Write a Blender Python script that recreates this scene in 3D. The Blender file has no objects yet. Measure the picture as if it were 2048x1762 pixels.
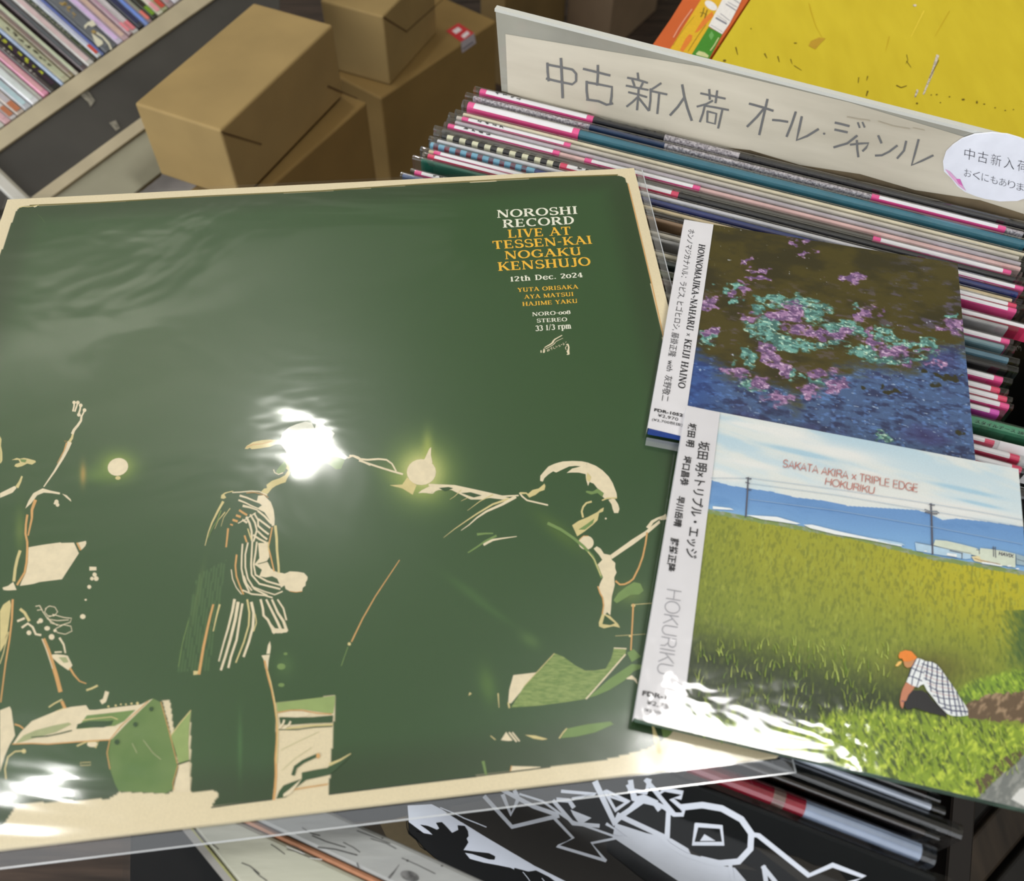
import bpy, bmesh, math, random
import numpy as np
from mathutils import Vector, Matrix
from mathutils.geometry import tessellate_polygon
random.seed(7); rng = np.random.default_rng(7)
S = bpy.context.scene

# ------------------------------------------------------------------ camera
FPX, PCX, PCY = 1750.0, 1024.0, 881.0
CW = np.array([[0.9994199843, 0.0278536257, 0.0195926127],
               [0.0340542939, -0.8174437612, -0.5750008717],
               [0.0, 0.5753345747, -0.8179181665]])        # world -> camera (x right, y down, z forward)
u_, _, v_ = np.linalg.svd(CW); CW = u_ @ v_
CPOS = np.array([0.0, 0.0, 1.11968])
cam = bpy.data.cameras.new('camera'); camo = bpy.data.objects.new('camera', cam)
S.collection.objects.link(camo); S.camera = camo
R3 = CW.T @ np.diag([1, -1, -1])
M4 = Matrix([[*R3[0], CPOS[0]], [*R3[1], CPOS[1]], [*R3[2], CPOS[2]], [0, 0, 0, 1]])
camo.matrix_world = M4
cam.sensor_fit = 'HORIZONTAL'; cam.sensor_width = 36.0; cam.lens = 36.0 * FPX / 2048.0
cam.clip_start = 0.02; cam.clip_end = 50
cam.dof.use_dof = True; cam.dof.focus_distance = 0.44; cam.dof.aperture_fstop = 13.0

# ------------------------------------------------------------------ world, lights, exposure
wd = bpy.data.worlds.new('world'); S.world = wd; wd.use_nodes = True
bg = wd.node_tree.nodes['Background']; bg.inputs[0].default_value = (0.93, 0.96, 1.0, 1); bg.inputs[1].default_value = 0.85

def area(name, loc, tgt, sx, sy, power, col=(1, 1, 1), shape='RECTANGLE', spread=math.pi):
    l = bpy.data.lights.new(name, 'AREA'); l.shape = shape; l.size = sx
    if shape in ('RECTANGLE', 'ELLIPSE'): l.size_y = sy
    l.energy = power; l.color = col; l.spread = spread
    o = bpy.data.objects.new(name, l); S.collection.objects.link(o); o.location = loc
    o.rotation_euler = (Vector(tgt) - Vector(loc)).to_track_quat('-Z', 'Y').to_euler()
    return o
area('shop_window_light', (-2.3, -1.5, 1.9), (-0.2, 0.5, 0.7), 2.4, 1.6, 52, (0.96, 0.98, 1.0))
area('ceiling_spot', (-0.545, 1.29, 2.4), (-0.1, 0.3, 0.8), 0.11, 0.11, 3.2, (1.0, 0.97, 0.92), 'DISK')
area('ceiling_tube_left', (-0.93, 0.36, 2.4), (-0.93, 0.3, 0.8), 0.14, 0.05, 1.6, (1.0, 0.98, 0.95))
o = area('ceiling_panel_right', (0.466, 0.396, 2.4), (0.50, 0.50, 0.8), 0.36, 0.20, 9, (1.0, 0.98, 0.94)); o.rotation_euler = (0, 0, math.radians(-25))
area('added_ceiling_fill', (-1.25, 1.75, 2.05), (-1.25, 1.8, 2.7), 0.5, 0.2, 7, (1.0, 0.98, 0.92))  # added fill, unseen: brightens ceiling and beam for their reflection in the sleeve
S.view_settings.view_transform = 'Standard'; S.view_settings.look = 'None'
S.view_settings.gamma = 1.0; S.view_settings.use_curve_mapping = False
S.view_settings.exposure = 0.33
S.cycles.transparent_max_bounces = 24; S.cycles.max_bounces = 8
S.cycles.sample_clamp_indirect = 4.0

# ------------------------------------------------------------------ geometry helpers
def ray(px, py):
    return CW.T @ np.array([(px - PCX) / FPX, (py - PCY) / FPX, 1.0])
def at(px, py, z):                      # pixel of the photograph -> point of the horizontal plane at height z
    v = ray(px, py); return CPOS + v * ((z - CPOS[2]) / v[2])
def on(px, py, P, N):                   # pixel -> point of the plane through P with normal N
    v = ray(px, py); return CPOS + v * (np.dot(np.array(P) - CPOS, N) / np.dot(v, N))
def project(P):                         # points (n,3) -> pixels
    c = (np.asarray(P) - CPOS) @ CW.T
    return FPX * c[:, 0] / c[:, 2] + PCX, FPX * c[:, 1] / c[:, 2] + PCY
def lin(c):
    c = np.asarray(c, float) / 255.0
    return np.where(c <= 0.04045, c / 12.92, ((c + 0.055) / 1.055) ** 2.4)
WORG = {}
def link(o): S.collection.objects.link(o); return o
def tag(o, label=None, cat=None, group=None, kind=None):
    if label: o['label'] = label
    if cat: o['category'] = cat
    if group: o['group'] = group
    if kind: o['kind'] = kind
    return o
def empty(name, loc, label, cat, group=None):
    o = link(bpy.data.objects.new(name, None)); o.location = loc; o.empty_display_size = 0.02
    WORG[o.name] = np.array(loc, float); return tag(o, label, cat, group)
def mesh(name, V, F, mats, parent=None, midx=None, smooth=False, sharp_uv=None):
    V = np.asarray(V, float).reshape(-1, 3)
    if parent is not None: org = WORG[parent.name]
    else: org = np.array([V[:, 0].mean(), V[:, 1].mean(), V[:, 2].min()])
    me = bpy.data.meshes.new(name); me.from_pydata((V - org).tolist(), [], [list(map(int, f)) for f in F])
    if not isinstance(mats, (list, tuple)): mats = [mats]
    for m in mats: me.materials.append(m)
    if midx is not None: me.polygons.foreach_set('material_index', np.asarray(midx, dtype=np.int32))
    if smooth: me.polygons.foreach_set('use_smooth', np.ones(len(me.polygons), bool))
    me.update()
    o = link(bpy.data.objects.new(name, me))
    if parent is not None: o.parent = parent
    else: o.location = org
    WORG[o.name] = org
    return o
def boxvf(P, ex, ey, ez):               # corner P and three edge vectors
    P, ex, ey, ez = map(np.asarray, (P, ex, ey, ez))
    V = [P, P + ex, P + ex + ey, P + ey, P + ez, P + ex + ez, P + ex + ey + ez, P + ey + ez]
    F = [(0, 3, 2, 1), (4, 5, 6, 7), (0, 1, 5, 4), (1, 2, 6, 5), (2, 3, 7, 6), (3, 0, 4, 7)]
    return V, F
def bevel(o, w, seg=2):
    m = o.modifiers.new('bevel', 'BEVEL'); m.width = w; m.segments = seg; m.limit_method = 'ANGLE'
    return o
def rgb(c): return (*lin(c), 1.0)

# ------------------------------------------------------------------ materials
MC = {}
def nodes(name):
    m = bpy.data.materials.new(name); m.use_nodes = True
    return m, m.node_tree.nodes, m.node_tree.links, m.node_tree.nodes['Principled BSDF']
def mat(c, rough=0.5, spec=0.5, noise=0.0, scale=60.0, bump=0.0, metal=0.0, stretch=None, c2=None, coat=0.0, name=None):
    key = (tuple(c), rough, spec, noise, scale, bump, metal, stretch, tuple(c2) if c2 else None, coat)
    if key in MC: return MC[key]
    m, n, l, b = nodes(name or 'paint_%02d_%02d_%02d' % tuple(int(x) for x in c))
    b.inputs['Roughness'].default_value = rough; b.inputs['Specular IOR Level'].default_value = spec
    b.inputs['Metallic'].default_value = metal; b.inputs['Coat Weight'].default_value = coat
    b.inputs['Coat Roughness'].default_value = 0.08
    tc = n.new('ShaderNodeTexCoord'); mp = n.new('ShaderNodeMapping'); nz = n.new('ShaderNodeTexNoise')
    l.new(tc.outputs['Object'], mp.inputs[0]); l.new(mp.outputs[0], nz.inputs['Vector'])
    if stretch: mp.inputs['Scale'].default_value = stretch
    nz.inputs['Scale'].default_value = scale; nz.inputs['Detail'].default_value = 5
    mx = n.new('ShaderNodeMix'); mx.data_type = 'RGBA'
    cc = np.array(c, float); d = np.array(c2, float) if c2 else np.clip(cc * (1 - noise), 0, 255)
    e = cc if c2 else np.clip(cc * (1 + noise * 0.6), 0, 255)
    mx.inputs['A'].default_value = rgb(d); mx.inputs['B'].default_value = rgb(e)
    rp = n.new('ShaderNodeMapRange'); rp.inputs[1].default_value = 0.3; rp.inputs[2].default_value = 0.7
    l.new(nz.outputs['Fac'], rp.inputs[0]); l.new(rp.outputs[0], mx.inputs['Factor'])
    l.new(mx.outputs['Result'], b.inputs['Base Color'])
    if bump:
        bp = n.new('ShaderNodeBump'); bp.inputs['Strength'].default_value = bump; bp.inputs['Distance'].default_value = 0.002
        l.new(nz.outputs['Fac'], bp.inputs['Height']); l.new(bp.outputs[0], b.inputs['Normal'])
    MC[key] = m; return m
def flat(c, rough=0.5, spec=0.35):       # printing ink
    return mat(c, rough, spec, noise=0.03, scale=400)
def attr_mat(name, rough=0.35, spec=0.5, coat=0.0, grain=0.10, gscale=900, bump=0.0):
    m, n, l, b = nodes(name)
    a = n.new('ShaderNodeAttribute'); a.attribute_name = 'print'
    tc = n.new('ShaderNodeTexCoord'); nz = n.new('ShaderNodeTexNoise'); nz.inputs['Scale'].default_value = gscale
    l.new(tc.outputs['Object'], nz.inputs['Vector'])
    mr = n.new('ShaderNodeMapRange'); mr.inputs[3].default_value = 1 - grain; mr.inputs[4].default_value = 1 + grain
    l.new(nz.outputs['Fac'], mr.inputs[0])
    vm = n.new('ShaderNodeVectorMath'); vm.operation = 'SCALE'
    l.new(a.outputs['Color'], vm.inputs[0]); l.new(mr.outputs[0], vm.inputs['Scale'])
    l.new(vm.outputs[0], b.inputs['Base Color'])
    b.inputs['Roughness'].default_value = rough; b.inputs['Specular IOR Level'].default_value = spec
    b.inputs['Coat Weight'].default_value = coat; b.inputs['Coat Roughness'].default_value = 0.04
    return m
def film(name, tint=(0.97, 0.98, 0.98), rough=0.04, ior=1.45, bump=0.0, bscale=20, stretch=(1, 1, 1), gain=1.0, dist=0.004, haze=0.0):
    m = bpy.data.materials.new(name); m.use_nodes = True; n = m.node_tree.nodes; l = m.node_tree.links
    n.remove(n['Principled BSDF']); out = n['Material Output']
    tr = n.new('ShaderNodeBsdfTransparent'); tr.inputs[0].default_value = (*tint, 1)
    gl = n.new('ShaderNodeBsdfGlossy'); gl.inputs['Roughness'].default_value = rough
    lw = n.new('ShaderNodeLayerWeight'); lw.inputs[0].default_value = 0.5; F0 = ((ior - 1) / (ior + 1)) ** 2 * 1.7
    pw = n.new('ShaderNodeMath'); pw.operation = 'POWER'; pw.inputs[1].default_value = 5.0; l.new(lw.outputs['Facing'], pw.inputs[0])
    fr = n.new('ShaderNodeMath'); fr.operation = 'MULTIPLY_ADD'; fr.inputs[1].default_value = 1 - F0; fr.inputs[2].default_value = F0; l.new(pw.outputs[0], fr.inputs[0])
    mu = n.new('ShaderNodeMath'); mu.operation = 'MULTIPLY'; mu.inputs[1].default_value = gain; mu.use_clamp = True
    mx = n.new('ShaderNodeMixShader')
    l.new(fr.outputs[0], mu.inputs[0]); l.new(mu.outputs[0], mx.inputs[0])
    l.new(tr.outputs[0], mx.inputs[1]); l.new(gl.outputs[0], mx.inputs[2])
    last = mx
    if haze:
        df = n.new('ShaderNodeBsdfDiffuse'); df.inputs[0].default_value = (0.8, 0.82, 0.84, 1)
        m2 = n.new('ShaderNodeMixShader'); m2.inputs[0].default_value = haze
        l.new(mx.outputs[0], m2.inputs[1]); l.new(df.outputs[0], m2.inputs[2]); last = m2
    l.new(last.outputs[0], out.inputs[0])
    if bump:
        tc = n.new('ShaderNodeTexCoord'); mp = n.new('ShaderNodeMapping'); mp.inputs['Scale'].default_value = stretch
        nz = n.new('ShaderNodeTexNoise'); nz.inputs['Scale'].default_value = bscale; nz.inputs['Detail'].default_value = 3
        nz.inputs['Distortion'].default_value = 0.8
        bp = n.new('ShaderNodeBump'); bp.inputs['Strength'].default_value = bump; bp.inputs['Distance'].default_value = dist
        l.new(tc.outputs['Object'], mp.inputs[0]); l.new(mp.outputs[0], nz.inputs['Vector'])
        l.new(nz.outputs['Fac'], bp.inputs['Height']); l.new(bp.outputs[0], gl.inputs['Normal'])
    return m
M_CREAM = mat((228, 213, 179), 0.55, 0.3, noise=0.03, scale=90)
M_WHITE = mat((236, 234, 232), 0.5, 0.3, noise=0.03, scale=90)
M_TAGW = mat((243, 240, 243), 0.45, 0.4, noise=0.02, scale=90)
M_PINK = mat((240, 84, 152), 0.45, 0.4, noise=0.05, scale=90)
M_RED = mat((226, 62, 104), 0.45, 0.4, noise=0.05, scale=90)
M_FILM = film('clear_plastic_sleeve', rough=0.06, ior=1.5, bump=0.25, bscale=45, gain=2.1, dist=0.0006)
M_CARD = mat((158, 134, 88), 0.75, 0.2, noise=0.05, scale=14, bump=0.05)
M_CARDL = mat((214, 176, 122), 0.75, 0.2, noise=0.05, scale=14)
M_INK = flat((28, 27, 30))

# ------------------------------------------------------------------ noise for printed pictures
def vnoise(x, y, seed=0):
    xi = np.floor(x).astype(int); yi = np.floor(y).astype(int); fx = x - xi; fy = y - yi
    fx = fx * fx * (3 - 2 * fx); fy = fy * fy * (3 - 2 * fy)
    def h(a, b):
        k = (a * 374761393 + b * 668265263 + seed * 1442695041) & 0xFFFFFFFF
        k = ((k ^ (k >> 13)) * 1274126177) & 0xFFFFFFFF
        return ((k ^ (k >> 16)) & 0xFFFF) / 65535.0
    return (h(xi, yi) * (1 - fx) + h(xi + 1, yi) * fx) * (1 - fy) + (h(xi, yi + 1) * (1 - fx) + h(xi + 1, yi + 1) * fx) * fy
def fbm(x, y, oct=4, seed=0):
    r = 0; a = 0.5; t = 0
    for i in range(oct):
        r = r + a * vnoise(x * 2 ** i, y * 2 ** i, seed + i * 17); t += a; a *= 0.55
    return r / t
def inpoly(x, y, pts):
    r = np.zeros(x.shape, bool); n = len(pts)
    for i in range(n):
        x0, y0 = pts[i]; x1, y1 = pts[(i + 1) % n]
        if y0 == y1: continue
        c = ((y0 > y) != (y1 > y)) & (x < (x1 - x0) * (y - y0) / (y1 - y0) + x0)
        r ^= c
    return r
def sm(a, b, x):
    t = np.clip((x - a) / (b - a), 0, 1); return t * t * (3 - 2 * t)
def mixc(a, b, f): return a * (1 - f[..., None]) + np.asarray(b, float) * f[..., None]
def picture(name, corners, n, colour, material, parent, lift=0.0, curve=None):
    """a printed sheet: corners TL, TR, BR, BL (points), n cells a side, colour(px, py, s, t) -> 0..255 rgb"""
    TL, TR, BR, BL = [np.asarray(c, float) for c in corners]
    s, t = np.meshgrid(np.linspace(0, 1, n + 1), np.linspace(0, 1, n + 1)); s_, t_ = s[..., None], t[..., None]
    P = (TL * (1 - s_) + TR * s_) * (1 - t_) + (BL * (1 - s_) + BR * s_) * t_
    if curve is not None: P = curve(P, s, t)
    N = np.cross(BL - TL, TR - TL); N /= np.linalg.norm(N); P = P + N * lift
    V = P.reshape(-1, 3); px, py = project(V)
    C = colour(px.reshape(s.shape), py.reshape(s.shape), s, t).reshape(-1, 3)
    idx = np.arange((n + 1) ** 2).reshape(n + 1, n + 1)
    F = np.stack([idx[:-1, :-1], idx[1:, :-1], idx[1:, 1:], idx[:-1, 1:]], -1).reshape(-1, 4)
    org = WORG[parent.name]; me = bpy.data.meshes.new(name)
    me.vertices.add(len(V)); me.vertices.foreach_set('co', (V - org).astype(np.float32).ravel())
    me.loops.add(F.size); me.loops.foreach_set('vertex_index', F.astype(np.int32).ravel())
    me.polygons.add(len(F)); me.polygons.foreach_set('loop_start', np.arange(0, F.size, 4, dtype=np.int32))
    me.update(); me.validate()
    at_ = me.color_attributes.new('print', 'FLOAT_COLOR', 'POINT')
    rgba = np.ones((len(V), 4), np.float32); rgba[:, :3] = lin(np.clip(C, 0, 255)); at_.data.foreach_set('color', rgba.ravel())
    me.materials.append(material); me.polygons.foreach_set('use_smooth', np.ones(len(F), bool))
    o = link(bpy.data.objects.new(name, me)); o.parent = parent; WORG[o.name] = org
    return o

# ------------------------------------------------------------------ ink: flat printed shapes on a plane
class Ink:
    def __init__(self, P, N): self.P = np.array(P, float); self.N = np.array(N, float); self.L = {}; self.order = 0
    def pt(self, x, y): return on(x, y, self.P, self.N)
    def _add(self, key, V, F):
        v, f = self.L.setdefault(key, ([], [])); b = len(v); v.extend(V); f.extend([tuple(i + b for i in q) for q in F])
    def poly(self, col, pts, lv=0):
        P = [self.pt(*p) + self.N * 0.00005 * (1 + lv) for p in pts]
        T = tessellate_polygon([[Vector(p) for p in P]]); self._add(col, P, T)
    def stroke(self, col, pts, w0, w1=None, lv=0):
        w1 = w0 if w1 is None else w1; p = np.array(pts, float); n = len(p); V = []; F = []
        d = np.gradient(p, axis=0); d /= np.linalg.norm(d, axis=1)[:, None] + 1e-9
        for i in range(n):
            w = (w0 + (w1 - w0) * i / (n - 1)) / 2; nn = np.array([-d[i, 1], d[i, 0]]) * w; e = d[i] * w * 0.6 * (-1 if i == 0 else (1 if i == n - 1 else 0))
            for q in (p[i] + nn, p[i] - nn): V.append(self.pt(*(q + e)) + self.N * 0.00005 * (1.4 + lv))
            if i: F.append((2 * i - 2, 2 * i - 1, 2 * i + 1, 2 * i))
        self._add(col, V, F)
    def ell(self, col, x, y, rx, ry=None, rot=0, lv=0, n=20):
        ry = ry or rx; c, s = math.cos(rot), math.sin(rot)
        self.poly(col, [(x + rx * math.cos(a) * c - ry * math.sin(a) * s, y + rx * math.cos(a) * s + ry * math.sin(a) * c) for a in np.linspace(0, 2 * math.pi, n, endpoint=False)], lv)
    def tris(self, col, V2, F, bl, br, tl, lv=0):
        """map a flat drawing (x 0..1, y 0..1) onto the parallelogram given by three pixels"""
        A, B, D = self.pt(*bl), self.pt(*br), self.pt(*tl)
        V = [A + (B - A) * x + (D - A) * y + self.N * 0.00005 * (2 + lv) for x, y in V2]; self._add(col, V, F)
    def build(self, name, parent, mats):
        keys = list(self.L); V = []; F = []; mi = []
        for k, c in enumerate(keys):      # every face gets its own hair-thin height, so no two faces coincide
            v, f = self.L[c]; h = self.N * (1e-6 * k)
            for j, q in enumerate(f):
                b = len(V); g = h + self.N * (3e-7 * (j % 24)); V += [v[i] + g for i in q]; F.append(tuple(range(b, b + len(q)))); mi.append(k)
        return mesh(name, V, F, [mats[c] for c in keys], parent, mi)
def crop(x0, y0, s): return lambda pts: [(x0 + x / s, y0 + y / s) for x, y in pts]
def parse(t): return [tuple(float(a) for a in q.split(',')) for q in t.split()]
def draw(ink, data, crops):
    for ln in data.strip().splitlines():
        ln = ln.strip()
        if not ln or ln[0] == '#': continue
        k, cr, col, *rest = ln.split(None, 3)
        x0, y0, s = crops[cr]; lv = 0
        if col[-1].isdigit(): lv = int(col[-1]); col = col[:-1]
        f = crop(x0, y0, s)
        if k == 'P': ink.poly(col, f(parse(rest[0])), lv)
        elif k == 'S':
            w, pts = rest[0].split(None, 1); w = [float(a) / s for a in w.split(',')]
            ink.stroke(col, f(parse(pts)), w[0], w[-1], lv)
        elif k == 'E':
            for q in parse(rest[0]):
                (cx, cy), = f([q[:2]]); ink.ell(col, cx, cy, q[2] / s, (q[3] if len(q) > 3 else q[2]) / s, q[4] if len(q) > 4 else 0, lv)

# ------------------------------------------------------------------ lettering
TXT = {}
def text2d(body, offset=0.0, shear=0.0, space=1.0):
    key = (body, offset, shear, space)
    if key in TXT: return TXT[key]
    cu = bpy.data.curves.new('t', 'FONT'); cu.body = body; cu.size = 1.0; cu.offset = offset; cu.shear = shear
    cu.space_character = space; cu.fill_mode = 'BOTH'; cu.resolution_u = 3
    o = bpy.data.objects.new('t', cu); link(o)
    dg = bpy.context.evaluated_depsgraph_get(); me = bpy.data.meshes.new_from_object(o.evaluated_get(dg))
    V = np.array([v.co[:2] for v in me.vertices]).reshape(-1, 2); F = [tuple(p.vertices) for p in me.polygons]
    bpy.data.objects.remove(o); bpy.data.meshes.remove(me); bpy.data.curves.remove(cu)
    if len(V):
        V = V - V.min(0); V = V / np.maximum(V.max(0), 1e-6)
    TXT[key] = (V, F); return V, F
def label_text(ink, col, body, bl, br, tl, offset=0.0, space=1.0, lv=0):
    V, F = text2d(body, offset, 0, space); ink.tris(col, V, F, bl, br, tl, lv)
# a small hand-made serif alphabet: strokes in units of the capital height
TK, TN = 0.185, 0.085
def serif_glyph(ch):
    V, F = [], []
    def quad(a, b, c, d): i = len(V); V.extend([a, b, c, d]); F.append((i, i + 1, i + 2, i + 3))
    def rect(x0, y0, x1, y1): quad((x0, y0), (x1, y0), (x1, y1), (x0, y1))
    def line(x0, y0, x1, y1, w):
        dx, dy = x1 - x0, y1 - y0; L = math.hypot(dx, dy); nx, ny = -dy / L * w / 2, dx / L * w / 2
        quad((x0 + nx, y0 + ny), (x1 + nx, y1 + ny), (x1 - nx, y1 - ny), (x0 - nx, y0 - ny))
    def ser(x, y, w=0.34): rect(x - w / 2, y - 0.0 if y < .5 else y - 0.075, x + w / 2, y + 0.075 if y < .5 else y)
    def stem(x, y0=0., y1=1., s='bt', w=TK):
        rect(x - w / 2, y0, x + w / 2, y1)
        if 'b' in s: rect(x - w / 2 - .08, y0, x + w / 2 + .08, y0 + .07)
        if 't' in s: rect(x - w / 2 - .08, y1 - .07, x + w / 2 + .08, y1)
    def arc(cx, cy, rx, ry, a0, a1, tk=TK, tn=TN, n=20):
        for i in range(n):
            q = []
            for a in (a0 + (a1 - a0) * i / n, a0 + (a1 - a0) * (i + 1) / n):
                a = math.radians(a); w = (tn + (tk - tn) * abs(math.cos(a))) / 2
                q.append(((cx + (rx - w) * math.cos(a), cy + (ry - w) * math.sin(a)), (cx + (rx + w) * math.cos(a), cy + (ry + w) * math.sin(a))))
            quad(q[0][0], q[0][1], q[1][1], q[1][0])
    adv = 0.9
    if ch == 'A': line(.12, .03, .45, 1, TN); line(.42, 1, .78, .03, TK); rect(.22, .3, .68, .38); ser(.12, 0, .3); ser(.78, 0, .34); rect(.3, .93, .5, 1); adv = .94
    elif ch == 'C': arc(.5, .5, .37, .46, 50, 310); line(.78, .98, .78, .68, .07); adv = .9
    elif ch == 'D': stem(.2); arc(.36, .5, .4, .46, -90, 90); rect(.2, 0, .4, .08); rect(.2, .92, .4, 1); adv = .92
    elif ch == 'E': stem(.2); rect(.2, 0, .72, .085); rect(.2, .915, .68, 1); rect(.2, .46, .6, .54); rect(.66, 0, .74, .26); rect(.61, .76, .68, 1); rect(.54, .38, .6, .62); adv = .82
    elif ch == 'G': arc(.5, .5, .37, .46, 50, 335); rect(.72, .08, .9, .48); rect(.6, .42, .95, .49); line(.78, .98, .78, .7, .07); adv = 1.0
    elif ch == 'H': stem(.2); stem(.75); rect(.2, .47, .75, .55); adv = .96
    elif ch == 'I': stem(.22); adv = .46
    elif ch == 'J': stem(.36, .2, 1, 't'); arc(.19, .18, .17, .18, -150, 0); adv = .56
    elif ch == 'K': stem(.2); line(.28, .42, .72, .97, TN); line(.4, .58, .78, .03, TK); ser(.74, 1, .28); ser(.8, 0, .28); adv = .94
    elif ch == 'L': stem(.2); rect(.2, 0, .68, .085); rect(.62, 0, .7, .3); adv = .76
    elif ch == 'M': stem(.15, w=TN); stem(.92); line(.16, 1, .54, .06, TK); line(.54, .06, .9, 1, TN); adv = 1.1
    elif ch == 'N': stem(.16, w=TN); line(.16, .98, .78, .02, TK); stem(.8, 0, 1, 't', w=TN); adv = .98
    elif ch == 'O': arc(.48, .5, .38, .46, 0, 360, n=36); adv = .97
    elif ch == 'R': stem(.2); arc(.4, .73, .27, .23, -90, 90); rect(.2, .92, .42, 1); rect(.2, .46, .42, .54); line(.44, .5, .76, .04, TK); ser(.78, 0, .24); adv = .92
    elif ch == 'P': stem(.2); arc(.4, .73, .27, .23, -90, 90); rect(.2, .92, .42, 1); rect(.2, .46, .42, .54); adv = .8
    elif ch == 'S': arc(.38, .73, .25, .24, 30, 270, TN + .04); arc(.38, .27, .27, .24, -150, 90, TK); rect(.58, .72, .65, .98); rect(.08, .02, .15, .28); adv = .75
    elif ch == 'T': stem(.42, 0, 1, 'b'); rect(.06, .915, .78, 1); rect(.04, .72, .11, 1); rect(.73, .72, .8, 1); adv = .86
    elif ch == 'U': stem(.2, .3, 1, 't'); arc(.46, .3, .27, .28, 180, 360); stem(.73, .0, 1, 't', w=TN + .03); adv = .94
    elif ch == 'V': line(.14, 1, .45, .0, TK); line(.45, .0, .74, 1, TN); ser(.14, 1, .34); ser(.74, 1, .28); adv = .88
    elif ch == 'Y': line(.14, 1, .42, .45, TK); line(.42, .45, .7, 1, TN); stem(.42, 0, .48, 'b'); ser(.14, 1, .32); ser(.7, 1, .26); adv = .84
    elif ch == '0': arc(.3, .36, .24, .33, 0, 360, n=28); adv = .64
    elif ch == '1': stem(.22, 0, .9, 'b'); line(.08, .72, .22, .86, .08); adv = .46
    elif ch == '2': arc(.3, .66, .22, .24, -20, 160); line(.5, .6, .12, .06, TK * .8); rect(.08, 0, .58, .12); adv = .66
    elif ch == '3': arc(.28, .67, .2, .2, -90, 150); arc(.28, .25, .24, .24, -150, 90); adv = .62
    elif ch == '4': line(.38, .9, .06, .3, TN); rect(.04, .22, .64, .32); stem(.42, 0, .9, 'b'); adv = .7
    elif ch == '8': arc(.3, .68, .2, .2, 0, 360); arc(.3, .25, .24, .24, 0, 360); adv = .64
    elif ch == 't': stem(.24, .08, .9, ''); rect(.06, .6, .46, .68); arc(.36, .12, .1, .11, 180, 330); adv = .52
    elif ch == 'h': stem(.16, 0, 1, 'bt'); arc(.36, .42, .18, .24, 0, 180); stem(.54, 0, .42, 'b'); adv = .74
    elif ch == 'e': arc(.34, .34, .25, .33, 20, 330); rect(.12, .34, .58, .41); adv = .66
    elif ch == 'c': arc(.34, .34, .25, .33, 40, 320); adv = .62
    elif ch == 'r': stem(.16, 0, .68); arc(.36, .44, .18, .22, 40, 150); adv = .54
    elif ch == 'p': stem(.16, -.3, .68); arc(.34, .34, .24, .33, -180, 180); adv = .68
    elif ch == 'm': stem(.16, 0, .68); arc(.32, .42, .16, .24, 0, 180); stem(.48, 0, .42, 'b'); arc(.64, .42, .16, .24, 0, 180); stem(.8, 0, .42, 'b'); adv = .98
    elif ch == '-': rect(.06, .38, .34, .48); adv = .42
    elif ch == '/': line(.06, -.05, .34, 1.0, .08); adv = .42
    elif ch == '.': rect(.06, 0, .22, .16); adv = .3
    elif ch == '~': arc(.2, .4, .14, .1, 0, 180, .1, .08); arc(.44, .42, .14, .1, 180, 360, .1, .08); adv = .66
    elif ch == '×': line(.1, .15, .5, .6, .07); line(.1, .6, .5, .15, .07); adv = .6
    elif ch == ' ': adv = .42
    return V, F, adv
def serif_line(ink, col, body, bl, br, tl, lv=0):
    V, F, x = [], [], 0.0
    for ch in body:
        v, f, a = serif_glyph(ch); b = len(V); V += [(p[0] + x, p[1]) for p in v]; F += [tuple(i + b for i in q) for q in f]; x += a + .03
    V = np.array(V); V[:, 0] -= V[:, 0].min(); V[:, 0] /= V[:, 0].max()
    ink.tris(col, V, F, bl, br, tl, lv)

# hairline capitals: one stroke per line, equal weight
def arcp(cx, cy, rx, ry, a0, a1, n=14): return [(cx + rx * math.cos(math.radians(t)), cy + ry * math.sin(math.radians(t))) for t in np.linspace(a0, a1, n)]
THIN = {'A': (.74, [[(.03, 0), (.37, 1), (.71, 0)], [(.15, .33), (.59, .33)]]), 'D': (.78, [[(.08, 0), (.08, 1), (.34, 1)] + arcp(.34, .5, .38, .5, 90, -90) + [(.08, 0)]]),
        'E': (.64, [[(.58, 0), (.08, 0), (.08, 1), (.57, 1)], [(.08, .52), (.54, .52)]]), 'G': (.86, [arcp(.45, .5, .39, .5, 40, 350) + [(.83, .44), (.5, .44)], [(.83, .44), (.83, 0)]]),
        'H': (.80, [[(.09, 0), (.09, 1)], [(.71, 0), (.71, 1)], [(.09, .52), (.71, .52)]]), 'I': (.26, [[(.13, 0), (.13, 1)]]),
        'K': (.70, [[(.09, 0), (.09, 1)], [(.66, 1), (.09, .38)], [(.30, .6), (.69, 0)]]), 'L': (.58, [[(.09, 1), (.09, 0), (.55, 0)]]), 'O': (.90, [arcp(.45, .5, .40, .5, 0, 360, 28)]),
        'P': (.68, [[(.09, 0), (.09, 1), (.40, 1)] + arcp(.40, .75, .24, .25, 90, -90) + [(.09, .5)]]), 'R': (.72, [[(.09, 0), (.09, 1), (.42, 1)] + arcp(.42, .75, .23, .25, 90, -90) + [(.09, .5)], [(.40, .5), (.62, .3), (.66, 0)]]),
        'S': (.70, [arcp(.35, .74, .25, .26, 20, 270, 12) + arcp(.35, .25, .28, .24, 90, -160, 12)]), 'T': (.62, [[(.02, 1), (.60, 1)], [(.31, 1), (.31, 0)]]),
        'U': (.78, [[(.09, 1), (.09, .3)] + arcp(.39, .3, .30, .30, 180, 360) + [(.69, 1)]]), 'x': (.60, [[(.06, .1), (.54, .75)], [(.06, .75), (.54, .1)]]), ' ': (.32, [])}
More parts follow.
